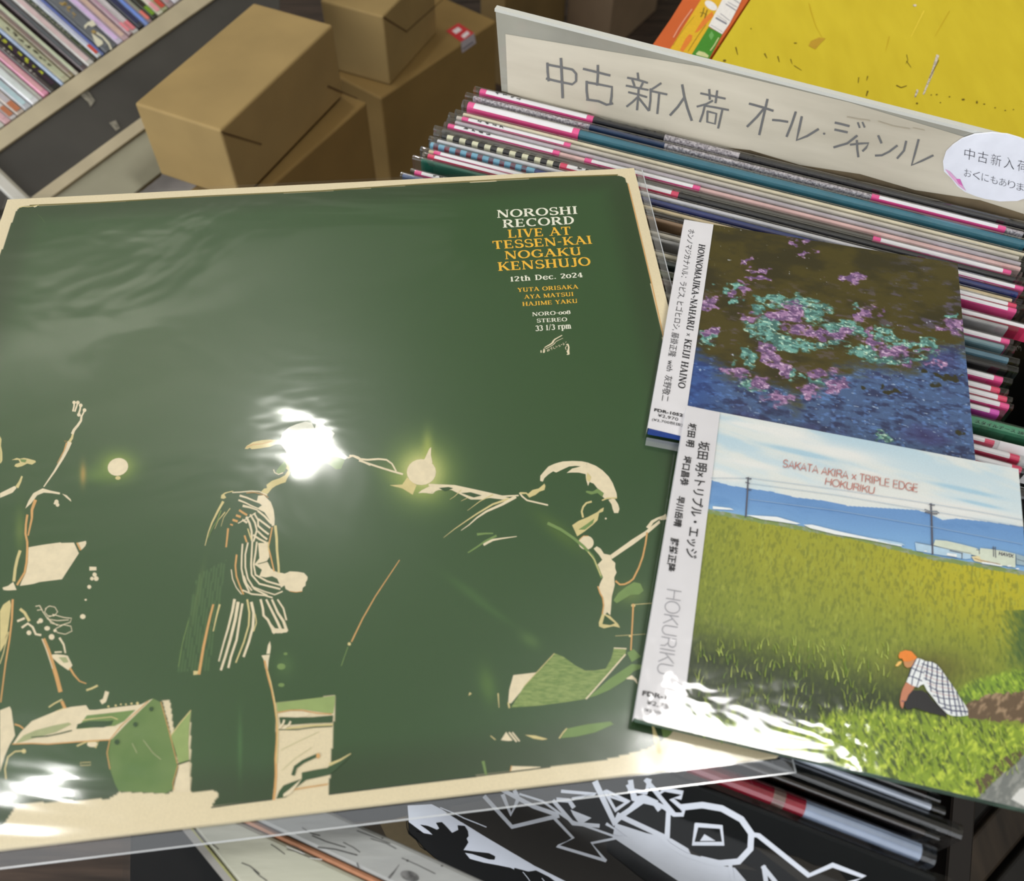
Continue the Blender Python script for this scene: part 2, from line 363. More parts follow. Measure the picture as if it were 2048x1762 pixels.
def thin_line(ink, col, body, bl, br, tl, w=0.065, lv=0):
    V, F, x = [], [], 0.0
    for ch in body:
        adv, st = THIN[ch]
        for s in st:
            p = np.array(s, float) + (x, 0); d = np.gradient(p, axis=0); d /= np.linalg.norm(d, axis=1)[:, None] + 1e-9
            for i in range(len(p)):
                n = np.array([-d[i, 1], d[i, 0]]) * w / 2; V += [tuple(p[i] + n), tuple(p[i] - n)]
                if i: k = len(V); F.append((k - 4, k - 3, k - 1, k - 2))
        x += adv + .02
    V = np.array(V); V[:, 0] -= V[:, 0].min(); V[:, 0] /= V[:, 0].max(); ink.tris(col, V, F, bl, br, tl, lv)
# ================================================================== the setting
def planks(name, parent, P, ex, ey, ez, n, m, gap=0.003, axis='y', jitter=0.0):
    """n boards filling the slab P,ex,ey,ez, side by side along ey"""
    P, ex, ey, ez = map(lambda a: np.array(a, float), (P, ex, ey, ez)); w = np.linalg.norm(ey); u = ey / w
    for i in range(n):
        a = w * i / n + gap / 2; b = w * (i + 1) / n - gap / 2
        V, F = boxvf(P + u * a + ez * jitter * random.random(), ex, u * (b - a), ez)
        bevel(mesh(name, V, F, m, parent), 0.0008, 1)
def dirv(deg): return np.array([math.cos(math.radians(deg)), math.sin(math.radians(deg)), 0.0])
ZV = np.array([0, 0, 1.0])
M_FLOOR = mat((64, 52, 44), 0.6, 0.3, noise=0.35, scale=9, stretch=(1, 12, 1), bump=0.2, name='dark_wood_floor')
V, F = boxvf((-3.2, -2.2, -0.05), (6.4, 0, 0), (0, 6.2, 0), (0, 0, 0.044))
fl = mesh('floor', V, F, mat((40, 33, 28), 0.8, 0.2), None); tag(fl, kind='structure')
fd = dirv(17); fn = dirv(107)
for k in range(30):
    P = -1.8 * fd + fn * (-0.9 + k * 0.12) + np.array([0, 0.3, -0.006])
    V, F = boxvf(P, fd * 3.9, fn * 0.117, ZV * 0.006); bevel(mesh('floor_plank', V, F, M_FLOOR, fl), 0.001, 1)

M_WALL = mat((196, 192, 180), 0.8, 0.2, noise=0.05, scale=3)
for nm, P, ex, ey, ez in (('wall_back', (-3.2, 3.7, 0), (6.4, 0, 0), (0, 0.1, 0), (0, 0, 2.7)), ('wall_right', (2.9, -2.2, 0), (0.1, 0, 0), (0, 5.9, 0), (0, 0, 2.7)),
                          ('ceiling', (-3.2, -2.2, 2.7), (6.4, 0, 0), (0, 6.2, 0), (0, 0, 0.1))):
    V, F = boxvf(P, ex, ey, ez); tag(mesh(nm, V, F, M_WALL), kind='structure')
V, F = boxvf((-2.2, 1.18, 2.56), (2.0, 1.15, 0), (-0.13, 0.22, 0), (0, 0, 0.139)); tag(mesh('trim_1', V, F, mat((236, 232, 220), 0.6, 0.3)), kind='structure')
# ================================================================== wooden record crate
ZR = 0.812
cu = dirv(-19.0); cvv = dirv(71.0)
c0 = at(905, 225, ZR); cB = at(1003, 188, ZR)
uo = np.dot(c0, cu) - 0.030; vo_back = np.dot(cB, cvv) + 0.020; vo_front = vo_back - 0.50; Lc = 0.372
def crp(u, v, z): return cu * u + cvv * v + ZV * z
M_CRATE = mat((38, 32, 28), 0.6, 0.3, noise=0.3, scale=8, stretch=(1, 1, 8), bump=0.15, name='dark_stained_wood')
# ------------------------------------------------------------------ records
def sweep(profile, a, d, nrm, L, nseg=1, caps=True):
    """profile: list of (n, z) swept from point a along d over L"""
    V = []; F = []; m = len(profile)
    for k in range(nseg + 1):
        for (n_, z_) in profile: V.append(a + d * (L * k / nseg) + nrm * n_ + ZV * z_)
    for k in range(nseg):
        for j in range(m - 1): F.append((k * m + j, k * m + j + 1, (k + 1) * m + j + 1, (k + 1) * m + j))
    if caps: F.append(tuple(range(m - 1, -1, -1))); F.append(tuple(nseg * m + j for j in range(m)))
    return V, F
def prof(t, top, bottom, k=6):
    r = t / 2; return [(-r, bottom)] + [(-r * math.cos(a), top - r * 0.9 + r * 0.9 * math.sin(a)) for a in np.linspace(0, math.pi, k)] + [(r, bottom)]
def shell(name, a, d, nf, t, f0, f1, top, drop, mats, parent, pinkfront=None):
    """a strip folded over the top of a jacket; nf points to the front"""
    p = prof(t, top, top - drop, 7); V, F = sweep(p, a + d * f0, d, nf, f1 - f0, 1, False)
    mi = [1 if (j >= 6) else 0 for j in range(len(p) - 1)] if pinkfront else [0] * (len(p) - 1)
    V2 = list(V); F2 = list(F)
    if pinkfront:
        for (g0, g1) in ((f0 - 0.0035, f0 + 0.0005), (f1 - 0.0005, f1 + 0.0035)):
            v, f = sweep(prof(t + 0.0001, top + 0.00005, top - drop, 7), a + d * g0, d, nf, g1 - g0, 1, False)
            b = len(V2); V2 += v; F2 += [tuple(i + b for i in q) for q in f]; mi += [1] * len(f)
    return mesh(name, V2, F2, mats, parent, mi)
M_BEADS = mat((214, 206, 210), 0.4, 0.4, c2=(92, 84, 92), scale=900)
GRP = 'plastic-sleeved records in the crate'
RECS = []
def record(A, B, end, col, label, t=0.0036, tags=(), prints=(), z=ZR, ang=None):
    a = at(*A, z)
    if B: b = at(*B, z); d = (b - a) / np.linalg.norm(b - a) * (1 if end == 'L' else -1)
    else: d = dirv(ang)
    RECS.append(dict(a=a, d=d, end=end, col=col, label=label, t=t, tags=tags, prints=prints, z=z))
def build_records():
    n = len(RECS); an = [math.degrees(math.atan2(r['d'][1], r['d'][0])) for r in RECS]
    for i, r in enumerate(RECS):
        w = [an[j] for j in range(max(0, i - 3), min(n, i + 4))]; r['th'] = sum(w) / len(w) if r['z'] == ZR else -19.4
    prev = None
    for r in RECS:
        d = dirv(r['th']); s = r['a'] if r['end'] == 'L' else r['a'] - d * 0.322
        nf = np.array([d[1], -d[0], 0.0]); r.update(s=s, d=d, nf=nf)
    for i in range(1, n):                 # keep neighbours apart: push the nearer one to the front
        p, r = RECS[i - 1], RECS[i]
        for _ in range(2):
            gap = min(np.dot(q - p['s'], p['nf']) for q in (r['s'], r['s'] + r['d'] * 0.322))
            if gap < 0.0034: r['s'] = r['s'] + p['nf'] * (0.0034 - gap)
    def gap(p, r): return min(np.dot(q - p['s'], p['nf']) for q in (r['s'], r['s'] + r['d'] * 0.322))
    g = [gap(RECS[i], RECS[i + 1]) for i in range(n - 1)]
    for i, r in enumerate(RECS):
        lim = min([0.02] + ([g[i - 1]] if i else []) + ([g[i]] if i < n - 1 else []))
        want = r['t'] + 0.0009; r['ts'] = min(want, max(lim - 0.0002, 0.0022) if lim < 0.0044 else want)
        if i and RECS[i - 1]['ts'] / 2 + r['ts'] / 2 > g[i - 1] - 0.0001: r['ts'] = max(0.0022, 2 * (g[i - 1] - 0.0001 - RECS[i - 1]['ts'] / 2))
        make_record(r)
def make_record(r):
    s, d, nf, z, col, tags, prints = r['s'], r['d'], r['nf'], r['z'], r['col'], r['tags'], r['prints']; ts = r['ts']; t = ts - 0.0008
    e = empty('record', s + d * 0.161 - ZV * 0.313, r['label'], 'record', GRP)
    mj = col if not isinstance(col, tuple) else mat(col, 0.42, 0.4, noise=0.06, scale=120)
    hb = z - 0.4995; V, F = sweep(prof(t, 0, -(hb - 0.0015)), s + d * 0.005, d, nf, 0.3125); jk = mesh('jacket', V, F, mj, e)
    def fr(px):                       # a pixel x on the top line -> distance along the jacket
        lo, hi = -0.05, 0.4
        for _ in range(30):
            mid = (lo + hi) / 2; x, y = project([s + d * mid])
            if x[0] < px: lo = mid
            else: hi = mid
        return lo
    for x0, x1, c in prints:
        shell('printed_spine', s, d, nf, t + 0.0002, fr(x0), fr(x1), 0.00012, 0.02, [mat(c, 0.35, 0.4, noise=0.05, scale=200) if isinstance(c, tuple) else c], jk)
    for tg in tags:
        x0, x1, pk = tg[:3]; w = tg[3] if len(tg) > 3 else 0
        f0, f1 = fr(x0), fr(x1)
        pt_ = shell('price_tag', s, d, nf, t + 0.0006, f0, f1, 0.0003, 0.009, [M_TAGW, pk], e, True)
        if w:                          # black handwriting on the white of the tag
            ik = Ink(s + ZV * 0.0004, ZV); x = f0 + 0.006
            for k in range(w):
                for _ in range(3):
                    q = [s + d * (x + random.uniform(0, .0028)) + nf * random.uniform(-.0012, .0004) for _ in range(3)]
                    P = [np.array(project([p])).ravel() for p in q]; ik.stroke('k', P, 1.3)
                x += 0.0045
            ik.build('handwriting', pt_, {'k': M_INK})
    V, F = sweep(prof(ts, 0.0010, -hb, 7), s, d, nf, 0.322, 1)
    mesh('plastic_sleeve', V, F, M_FILM, e)
K = M_PINK; RD = M_RED
record((949, 176), (2048, 446), 'L', (30, 29, 33), 'black record at the very back of the crate, against the acrylic sign', tags=[(972, 1176, K, 4)], prints=[(1330, 1480, M_BEADS)])
record((932, 188), (2048, 466), 'L', M_BEADS, 'record with speckled grey top edge second from the sign, pink tag at its right end', t=0.0026, tags=[(1757, 1998, K)], prints=[(1180, 1330, (46, 60, 92))])
record((926, 203), (2048, 489), 'L', (44, 112, 132), 'thick teal record near the sign with a long pink and white tag at left', t=0.0050, tags=[(948, 1148, K)])
record((911, 222), (2048, 507), 'L', (226, 214, 186), 'thin cream record right in front of the thick teal one', t=0.0024)
record((898, 228), (2048, 516), 'L', (205, 196, 184), 'beige record with handwritten tag at left, two in front of the teal one', t=0.0028, tags=[(936, 1130, K, 4)])
record((895, 238), (2048, 525), 'L', (188, 178, 186), 'lavender grey record between the beige and the pale pink ones', t=0.0030)
record((889, 247), (2048, 536), 'L', (226, 186, 182), 'pale pink record with two pink tags, left end and middle', t=0.0026, tags=[(908, 1108, K, 4), (1182, 1388, K)])
record((869, 254), (2048, 548), 'L', (92, 88, 82), 'dark grey record with a long pink tag at its right end, behind the chequered one', t=0.0028, tags=[(1760, 2008, K)])
ck = [(895 + 25 * i, 895 + 25 * i + 12, (226, 222, 190)) for i in range(10)]
record((869, 264), (2048, 561), 'L', (26, 27, 32), 'black record with a chequered cream and black strip at its left end', t=0.0034, tags=[(1133, 1345, RD, 3)], prints=ck)
record((859, 275), (2048, 574), 'L', (216, 214, 218), 'silvery white record just behind the navy blue one', t=0.0024, tags=[(1850, 2032, K)])
dt = [(868 + 22 * i, 878 + 22 * i, (176, 70, 84)) for i in range(9)]
record((860, 285), (2044, 589), 'L', (34, 52, 118), 'navy blue record with red dots on a light blue stretch at left', t=0.0042, prints=[(862, 1070, (112, 170, 196))] + dt)
record((842, 296), (2040, 603), 'L', (216, 196, 158), 'cream yellowish record with a magenta tag at its left end', t=0.0026, tags=[(880, 1093, K)])
record((847, 306), (2032, 614), 'L', (36, 36, 40), 'black record with tags at both ends, in front of the navy blue one', t=0.0028, tags=[(868, 1050, RD), (1850, 2018, RD)])
record((828, 311), (2040, 634), 'L', (26, 96, 76), 'record showing a bright green jacket corner at its left end', t=0.0030, tags=[(1850, 2018, K)], prints=[(1000, 1400, (150, 120, 92))])
record((822, 340), (2062, 652), 'L', (200, 192, 178), 'record with a long white and red tag running off at right', t=0.0028, tags=[(842, 960, K, 2), (1850, 2058, RD)])
record((803, 346), (2068, 668), 'L', (170, 168, 168), 'silver grey record with a blue left corner peeping over the big record', t=0.0036, prints=[(806, 900, (60, 84, 130))])
R = [((2026, 684), (214, 204, 180), 'cream record with a pink tag ending beside a grey translucent sleeve', 0.0028, [(1880, 2004, K)], []),
     ((2030, 698), (72, 84, 84), 'dark slate record with a worn pale top edge', 0.0036, [], [(1900, 2008, (120, 148, 156))]),
     ((2038, 723), (96, 132, 150), 'grey blue record below the slate one', 0.0034, [], [(1300, 1400, (78, 92, 50))]),
     ((2036, 740), (30, 28, 30), 'black record under the grey blue one, no tag', 0.0034, [], [(1300, 1420, (86, 26, 28))]),
     ((2024, 763), (206, 198, 180), 'record with the broadest pink tag end at the right edge of the dark painting', 0.0030, [(1900, 1990, K)], []),
     ((2016, 784), (40, 40, 44), 'record whose crimson tag stops shortest beside the dark painting', 0.0028, [(1900, 1984, RD)], []),
     ((2024, 800), (70, 66, 66), 'record with crimson tag reaching out further than its neighbours', 0.0028, [(1900, 1998, RD)], []),
     ((2026, 814), (34, 40, 66), 'dark navy record with a pink tag just behind a magenta one', 0.0026, [(1900, 2002, K)], []),
     ((2008, 827), (52, 46, 52), 'record with magenta tag last before the green title strip', 0.0026, [(1900, 1982, mat((224, 80, 190), 0.45, 0.4, noise=0.05, scale=90))], [])]
for rp, c, lb, t, tg, pr in R: record(rp, None, 'R', c, lb, t=t, tags=tg, prints=pr, ang=-17.2)
record((2110, 878), None, 'R', (84, 158, 122), 'record with a green lettered strip along its top edge', t=0.0052, ang=-16.5)
R = [((1998, 886), (52, 48, 50), 'record with short crimson tag in front of the handwritten genre card', 0.0026, [(1900, 1972, RD)]),
     ((2064, 922), (214, 206, 200), 'record with crimson tag lying just above the landscape disc', 0.0028, [(1900, 2022, RD)]),
     ((2074, 946), (60, 54, 54), 'record whose crimson tag is half hidden by the landscape disc corner', 0.0026, [(1900, 2026, RD)])]
for rp, c, lb, t, tg in R: record(rp, None, 'R', c, lb, t=t, tags=tg, ang=-16.8)
for k in range(9):
    record((2072 - 14 * k, 990 + 58 * k), None, 'R', ((44, 40, 44), (70, 66, 64), (30, 34, 44))[k % 3], 'plain dark record covered by the landscape disc', t=0.0046, ang=-17.4 - 0.15 * k)
# genre card with pink edge and handwriting, standing among the records
g0 = at(1905, 858, ZR); g1 = at(2100, 906, ZR); gd = (g1 - g0) / np.linalg.norm(g1 - g0); gn = np.array([gd[1], -gd[0], 0])
gs = (gn * 0.55 - ZV * 0.83); gs /= np.linalg.norm(gs)
gc = empty('genre_card', g0 + gs * 0.05, 'white genre card with pink edge and black handwriting leaning between records', 'card')
V, F = boxvf(g0, gd * 0.075, gs * 0.016, -np.cross(gd, gs) * 0.001); mesh('card', V, F, M_TAGW, gc)
gN = np.cross(gd, gs); gN = gN if gN[2] > 0 else -gN
ik = Ink(g0 + gN * 0.0003, gN)
ik.poly('p', [(1905, 862), (2100, 908), (2100, 916), (1905, 869)]); ik.poly('p', [(2042, 902), (2060, 906), (2060, 935), (2036, 928)])
ik.stroke('k', [(1990, 886), (1984, 893), (1976, 898)], 3); ik.stroke('k', [(1994, 885), (1998, 890)], 3.4); ik.stroke('k', [(2000, 886), (2004, 891)], 3.4)
ik.stroke('k', [(2032, 892), (2035, 896)], 3); ik.stroke('k', [(2039, 893), (2042, 897)], 3); ik.stroke('k', [(2016, 902), (2034, 903), (2032, 910), (2024, 912)], 2.6)
ik.build('printed_lettering', gc, {'p': M_PINK, 'k': M_INK})
# records at the front end of the crate
Zf = 0.800
def rr(A, P, col, label, **k): return record(A, P, 'R', col, label, z=Zf, **k)
rr((1880, 1598), (1690, 1533), (38, 26, 24), 'brown black record highest at the bottom right, just under the landscape disc', t=0.0050)
rr((1890, 1622), (1600, 1514), (214, 222, 240), 'record with bright silvery blue top edge at the bottom right', t=0.0066)
rr((1924, 1664), (1570, 1535), (16, 16, 18), 'glossy black record reaching furthest right at the bottom', t=0.0050)
rr((1878, 1674), (1530, 1534), (50, 38, 32), 'dark brown record with glittering edge behind the red one', t=0.0054)
rr((1872, 1712), (1480, 1544), (150, 164, 190), 'record with red and pale blue top edge behind the graffiti cover', t=0.0060,
   prints=[(1380, 1612, (160, 34, 56)), (1548, 1572, (206, 196, 182))])

build_records()
us = [np.dot(p, cu) for r in RECS for p in (r['s'], r['s'] + r['d'] * 0.322)]; vs = [np.dot(p, cvv) for r in RECS for p in (r['s'], r['s'] + r['d'] * 0.322)]
uo = min(us) - 0.020; Lc = max(us) + 0.045 - uo; vo_front = min(vs) - 0.012; Wc_ = vo_back - vo_front
cr = empty('record_crate', crp(uo + Lc / 2, (vo_front + vo_back) / 2, 0.485), 'dark wooden crate holding the upright used records under the big record', 'crate')
for nm, P, ex, ey, ez in (('bottom_board', crp(uo, vo_front, 0.485), cu * Lc, cvv * Wc_, ZV * 0.012),
                          ('left_side_board', crp(uo, vo_front, 0.498), cu * 0.012, cvv * Wc_, ZV * 0.13),
                          ('right_side_board', crp(uo + Lc - 0.012, vo_front, 0.498), cu * 0.012, cvv * Wc_, ZV * 0.15),
                          ('back_board', crp(uo + 0.013, vo_back - 0.012, 0.498), cu * (Lc - 0.026), cvv * 0.011, ZV * 0.20)):
    V, F = boxvf(P, ex, ey, ez); bevel(mesh(nm, V, F, M_CRATE, cr), 0.001, 1)
st = empty('crate_stand', crp(uo + Lc / 2, (vo_front + vo_back) / 2, 0), 'low dark wooden stand carrying the record crate', 'stand')
for nm, P, ex, ey, ez in (('stand_top', crp(uo - 0.005, vo_front - 0.0, 0.465), cu * (Lc - 0.14), cvv * Wc_, ZV * 0.019),
                          ('stand_side', crp(uo + 0.02, vo_front, 0), cu * 0.02, cvv * Wc_, ZV * 0.464),
                          ('stand_side', crp(uo + Lc - 0.17, vo_front, 0), cu * 0.02, cvv * Wc_, ZV * 0.464)):
    V, F = boxvf(P, ex, ey, ez); bevel(mesh(nm, V, F, M_CRATE, st), 0.001, 1)

gr_ = next(x for x in S.objects if x.get('label', '').startswith('record with a green lettered'))
ik = Ink(ZV * (ZR + 0.0004), ZV); label_text(ik, 'k', 'スタイルアース 28-5', (1950, 845.5), (2056, 873), (1951, 838.5), offset=0.01); ik.build('printed_lettering', gr_, {'k': M_INK})
# ------------------------------------------------------------------ front record with graffiti lettering, leaning back
a = at(1390, 1574, Zf); b = at(1914, 1766, Zf); d = RECS[-1]['d']
nf = np.array([d[1], -d[0], 0.0]); r_ = RECS[-1]; b = b + nf * max(0.0, r_['ts'] / 2 + 0.0042 - np.dot(b - r_['s'], nf)); b = b + np.array([0, 0, 0.0]); dn = nf * math.cos(math.radians(60)) - ZV * math.sin(math.radians(60))
fN = np.cross(d, dn); fN = fN if fN[2] > 0 else -fN
TR = b; TL = b - d * 0.322; BR = TR + dn * 0.318; BL = TL + dn * 0.318
fr_ = empty('record', (BL + BR) / 2, 'front record with black cover and white graffiti lettering, leaning at the bottom', 'record', GRP)
V, F = boxvf(TL - fN * 0.003, d * 0.316, dn * 0.313, fN * 0.0025); bevel(mesh('jacket', V, F, mat((9, 11, 12), 0.5, 0.2, noise=0.1, scale=50), fr_), 0.001)
FR = [(0, 0)]
fc = {'Z1': (1250, 1200, 2.566), 'Z2': (900, 1450, 1.784), 'Z3': (640, 1560, 3.938), 'X': (0, 0, 1)}
ik = Ink(TL - fN * 0.0004, fN)
draw(ik, """
P Z3 w 690,200 880,190 960,230 1110,330 1250,350 1390,400 1640,500 1850,610 2000,670 2400,860 2400,1000 1350,1000 1260,790 1180,640 900,480 700,330
P Z3 b1 400,330 560,310 690,280 700,420 760,470 830,550 900,610 950,640 850,900 200,400
P Z3 d2 270,330 460,310 480,360 520,440 540,470 420,480
P Z3 k3 750,400 830,420 890,430 860,400 790,350 850,360 920,390 940,380 915,335 960,330 1000,370 1040,415 1090,390 1085,355 1140,360 1165,400 1170,440 1155,460 1168,490 1150,520 1130,550 1200,560 1330,575 1380,600 1375,625 1330,622 1200,580 1140,570 1180,620 1290,650 1400,670 1500,690 1600,740 1600,900 1000,900 930,640 920,560 880,490 800,450
P Z3 k3 880,900 1000,640 1180,640 1300,660 1480,690 1530,790 1560,900
P Z3 k3 1530,690 1640,720 1700,710 1800,760 1900,830 1950,900 1560,900
S Z3 w4 5 1600,720 1640,770 1660,800
S Z3 w4 5 1750,770 1800,830 1830,870
S Z3 k3 5 560,310 590,330 570,300 620,310
S Z3 k3 6 680,290 685,370 700,420 760,470 790,520 830,550
S Z3 w2 8 950,215 1010,240 1070,265 1140,300 1230,335 1310,368
S Z3 k2 7 1000,262 1060,285 1120,310 1200,335
P Z2 w 590,350 700,385 790,405 900,470 1000,490 1060,560 820,560 700,480 580,400
P Z2 e2 0,290 0,320 130,400 300,500 420,560 700,560 560,450 560,380 420,330 400,300 250,240
S Z2 w3 15 125,255 222,362 390,322 382,318 300,290 150,210
S Z2 w3 15 190,250 218,318 245,260 232,235
S Z2 w3 11 372,330 440,402 382,430 555,482
S Z2 w3 11 555,482 505,420 628,395 560,352
S Z2 w3 8 250,245 330,270 430,340 600,400
S Z2 w3 16 385,265 425,268 440,290
P Z2 w3 430,300 505,330 465,355 440,320
S Z2 w3 14 370,270 440,350 530,358
S Z2 w3 12 400,235 520,245 440,262
S Z2 w3 22 520,205 588,350 670,275 640,215
S Z2 w3 12 552,235 592,305 640,272 560,235
S Z2 w3 19 645,200 655,260 690,255 735,275
P Z2 w3 560,245 640,275 590,305
P Z2 k4 572,258 622,275 592,294
S Z2 w3 19 590,345 600,330 700,262 780,300 775,400
S Z2 w3 18 600,320 770,400
S Z2 w3 15 655,262 730,280 745,300
S Z2 w3 16 640,230 700,240 712,195
S Z2 w3 16 700,195 745,245 765,228 830,240 822,258 790,262 835,300 830,318 800,318 762,290
S Z2 w3 15 720,220 770,280 800,316
S Z2 w3 23 830,292 900,284 970,296 1040,335 1075,385 1072,440 1030,485 960,492 900,478
S Z2 w3 16 900,478 840,462 780,425 755,395
S Z2 w3 16 880,355 968,362 975,422 868,422 880,355
P Z2 w3 908,388 948,412 892,412
S Z2 w3 18 1080,390 1100,392 1280,535 1365,498 1478,540 1400,570
S Z2 w3 16 1120,505 1128,560
S Z2 w3 16 1118,505 1175,575
S Z2 w3 14 1000,500 1010,560
P Z2 e2 850,440 960,500 1100,520 1020,480 940,488 860,460
P Z2 e1 1080,430 1200,520 1250,560 1420,560 1380,510 1300,500 1240,470
""", fc)
FM = {'w': mat((226, 229, 240), 0.3, 0.4, noise=0.02, scale=90), 'k': flat((6, 7, 8), 0.5, 0.2), 'b': flat((84, 72, 50), 0.45, .2), 'd': flat((44, 36, 24), 0.45, .2), 'e': flat((42, 38, 33), 0.45, .2)}  # white ground: bluish sheen in w and shaded brown in b are painted light
ik.build('printed_artwork_and_sheen', fr_, FM)
V, F = boxvf(TL - fN * 0.0034 - d * 0.003, d * 0.324, dn * 0.318, fN * 0.0041); mesh('plastic_sleeve', V, F, film('front_sleeve', rough=0.06, ior=1.5, bump=0.15, bscale=14, gain=0.45, dist=0.001), fr_)

# ------------------------------------------------------------------ divider cards beyond the record ends
e = empty('black_divider_card', at(2060, 720, 0.80) - ZV * 0.30, 'black divider card with a small white figure 3 at the right ends of the records', 'card')
p0 = at(2012, 600, 0.785) + cu * 0.022; V, F = boxvf(p0 - ZV * 0.28 - cvv * 0.165, cvv * 0.17, cu * 0.002, ZV * 0.28); mesh('card', V, F, mat((18, 18, 20), 0.4, 0.4), e)
ik = Ink(p0 + np.array(-cu) * 0.0003, -cu); label_text(ik, 'w', '3', (2033, 702), (2033, 691), (2043, 703)); ik.build('printed_figure', e, {'w': M_WHITE})

# ------------------------------------------------------------------ acrylic sign
sb0 = at(1003, 188, ZR); sb1 = at(2048, 440, ZR); sd = (sb1 - sb0) / np.linalg.norm(sb1 - sb0)
sb0 = sb0 + np.array([-sd[1], sd[0], 0]) * 0.004
sN = np.array([sd[1], -sd[0], 0.0]); hs = 0.0535
sg = empty('acrylic_sign', sb0 + sd * 0.17 - ZV * 0.10, 'clear acrylic divider sign with handwritten lettering standing behind the records', 'sign')
def plate(name, q, n0, n1, m, w=0.0):
    P = [p + sN * n0 for p in q] + [p + sN * n1 for p in q]
    return bevel(mesh(name, P, [(0, 1, 2, 3), (7, 6, 5, 4), (0, 4, 5, 1), (1, 5, 6, 2), (2, 6, 7, 3), (3, 7, 4, 0)], m, sg), w) if w else mesh(name, P, [(0, 1, 2, 3), (7, 6, 5, 4), (0, 4, 5, 1), (1, 5, 6, 2), (2, 6, 7, 3), (3, 7, 4, 0)], m, sg)
tl_, tr_ = on(990, 17, sb0, sN), on(2130, 306, sb0, sN); e0 = on(1003, 188, sb0, sN)
bl_ = e0 + (e0 - tl_) / max(1e-6, tl_[2] - e0[2]) * 0.08; br_ = np.array([tr_[0], tr_[1], bl_[2]])
plate('acrylic_sheet', [bl_, br_, tr_, tl_], 0.0005, -0.0030, mat((156, 154, 142), 0.12, 0.5, noise=0.10, scale=14, coat=0.4, name='frosted_acrylic'), 0.0010)
dz = ZV * 0.0014; plate('polished_edge', [tl_ - dz, tr_ - dz, tr_ + ZV * .0003, tl_ + ZV * .0003], 0.0006, -0.0031, mat((206, 206, 198), 0.15, 0.6))
sp = Ink(sb0 + sN * 0.0007, sN)
sp.poly('p', [(1011, 68), (1400, 133), (1700, 205), (1890, 262), (2100, 325), (2100, 455), (2048, 432), (1700, 352), (1400, 290), (1200, 240), (1016, 192)])
sp.build('paper_insert', sg, {'p': mat((214, 206, 188), 0.35, 0.35, c2=(188, 180, 162), scale=9, stretch=(1, 1, 6))})
sk = Ink(sb0 + sN * 0.0010, sN)
draw(sk, """
S A g 17 510,480 512,545 520,612
S A g 17 510,490 600,507 700,528 728,560 728,615 700,640 600,620 505,597
S A g 19 613,445 620,590 626,740
S A g 17 785,523 880,546 982,572
S A g 17 893,497 893,570 888,645
S A g 17 808,618 808,690 816,752
S A g 17 806,624 900,640 1000,660 997,730 988,792
S A g 17 810,755 900,768 960,795 1003,785
S A g 15 1195,555 1200,600
S A g 15 1120,590 1190,604 1268,628
S A g 15 1155,608 1170,650
S A g 15 1238,620 1215,668
S A g 15 1110,650 1190,666 1272,682
S A g 15 1128,700 1195,716 1262,736
S A g 15 1203,665 1198,750 1190,832
S A g 15 1196,735 1160,770 1114,806
S A g 15 1200,740 1240,790 1278,838
S A g 15 1370,633 1330,660 1290,685
S A g 15 1294,675 1292,760 1282,836
S A g 15 1294,690 1350,702 1415,716
S A g 15 1358,708 1352,780 1344,860
S A g 17 1533,645 1548,730 1572,820 1604,912
S A g 17 1545,745 1500,810 1443,872
S A g 15 1675,708 1765,728 1857,748
S A g 15 1738,680 1742,752
S A g 15 1798,690 1786,778
S A g 15 1762,765 1715,790 1648,808
S A g 15 1706,795 1690,860 1668,922
S A g 15 1715,803 1800,818 1882,834
S A g 15 1838,830 1822,900 1806,970
S A g 15 1725,845 1722,925 1782,940 1792,862 1725,845
S B g 12 545,568 610,586 672,606
S B g 12 642,545 620,640 598,736
S B g 12 622,596 585,640 533,692
S B g 12 672,657 710,660 752,667
S B g 12 797,614 775,680 748,746
S B g 12 830,640 815,710 802,768 860,745 920,708
E B g 953,732,6
S B g 12 1015,672 1050,680 1088,690
S B g 12 1013,710 1045,717 1078,724
S B g 12 1132,744 1080,785 1008,806
S B g 9 1138,672 1147,698
S B g 9 1163,670 1174,696
S B g 11 1098,792 1150,786 1196,784 1182,810 1165,826
S B g 11 1132,770 1134,815 1140,858
S B g 11 1250,744 1266,782
S B g 11 1235,852 1270,850 1310,830 1352,798
S B g 11 1402,774 1390,825 1354,866
S B g 11 1470,765 1450,840 1432,905 1490,880 1548,852
S B h2 7 1080,640 1140,652 1200,660
S B h2 6 1250,664 1330,690 1420,705
S B h2 5 1440,700 1500,712
""", {'A': (960, 0, 3.793), 'B': (1300, 0, 2.738)})
sk.build('handwritten_lettering', sg, {'g': flat((112, 112, 112)), 'h': flat((176, 166, 146))})
# grime along the foot of the sheet
gk = Ink(sb0 + sN * 0.00085, sN)
gk.poly('m', [(1003, 182), (1090, 208), (1180, 226), (1240, 252), (1320, 262), (1420, 292), (1500, 300), (1600, 330), (1720, 348), (1830, 380), (1960, 400), (2048, 428), (2048, 452), (1003, 196)])
gk.build('grime', sg, {'m': mat((112, 98, 76), 0.7, 0.2, noise=0.3, scale=30)})
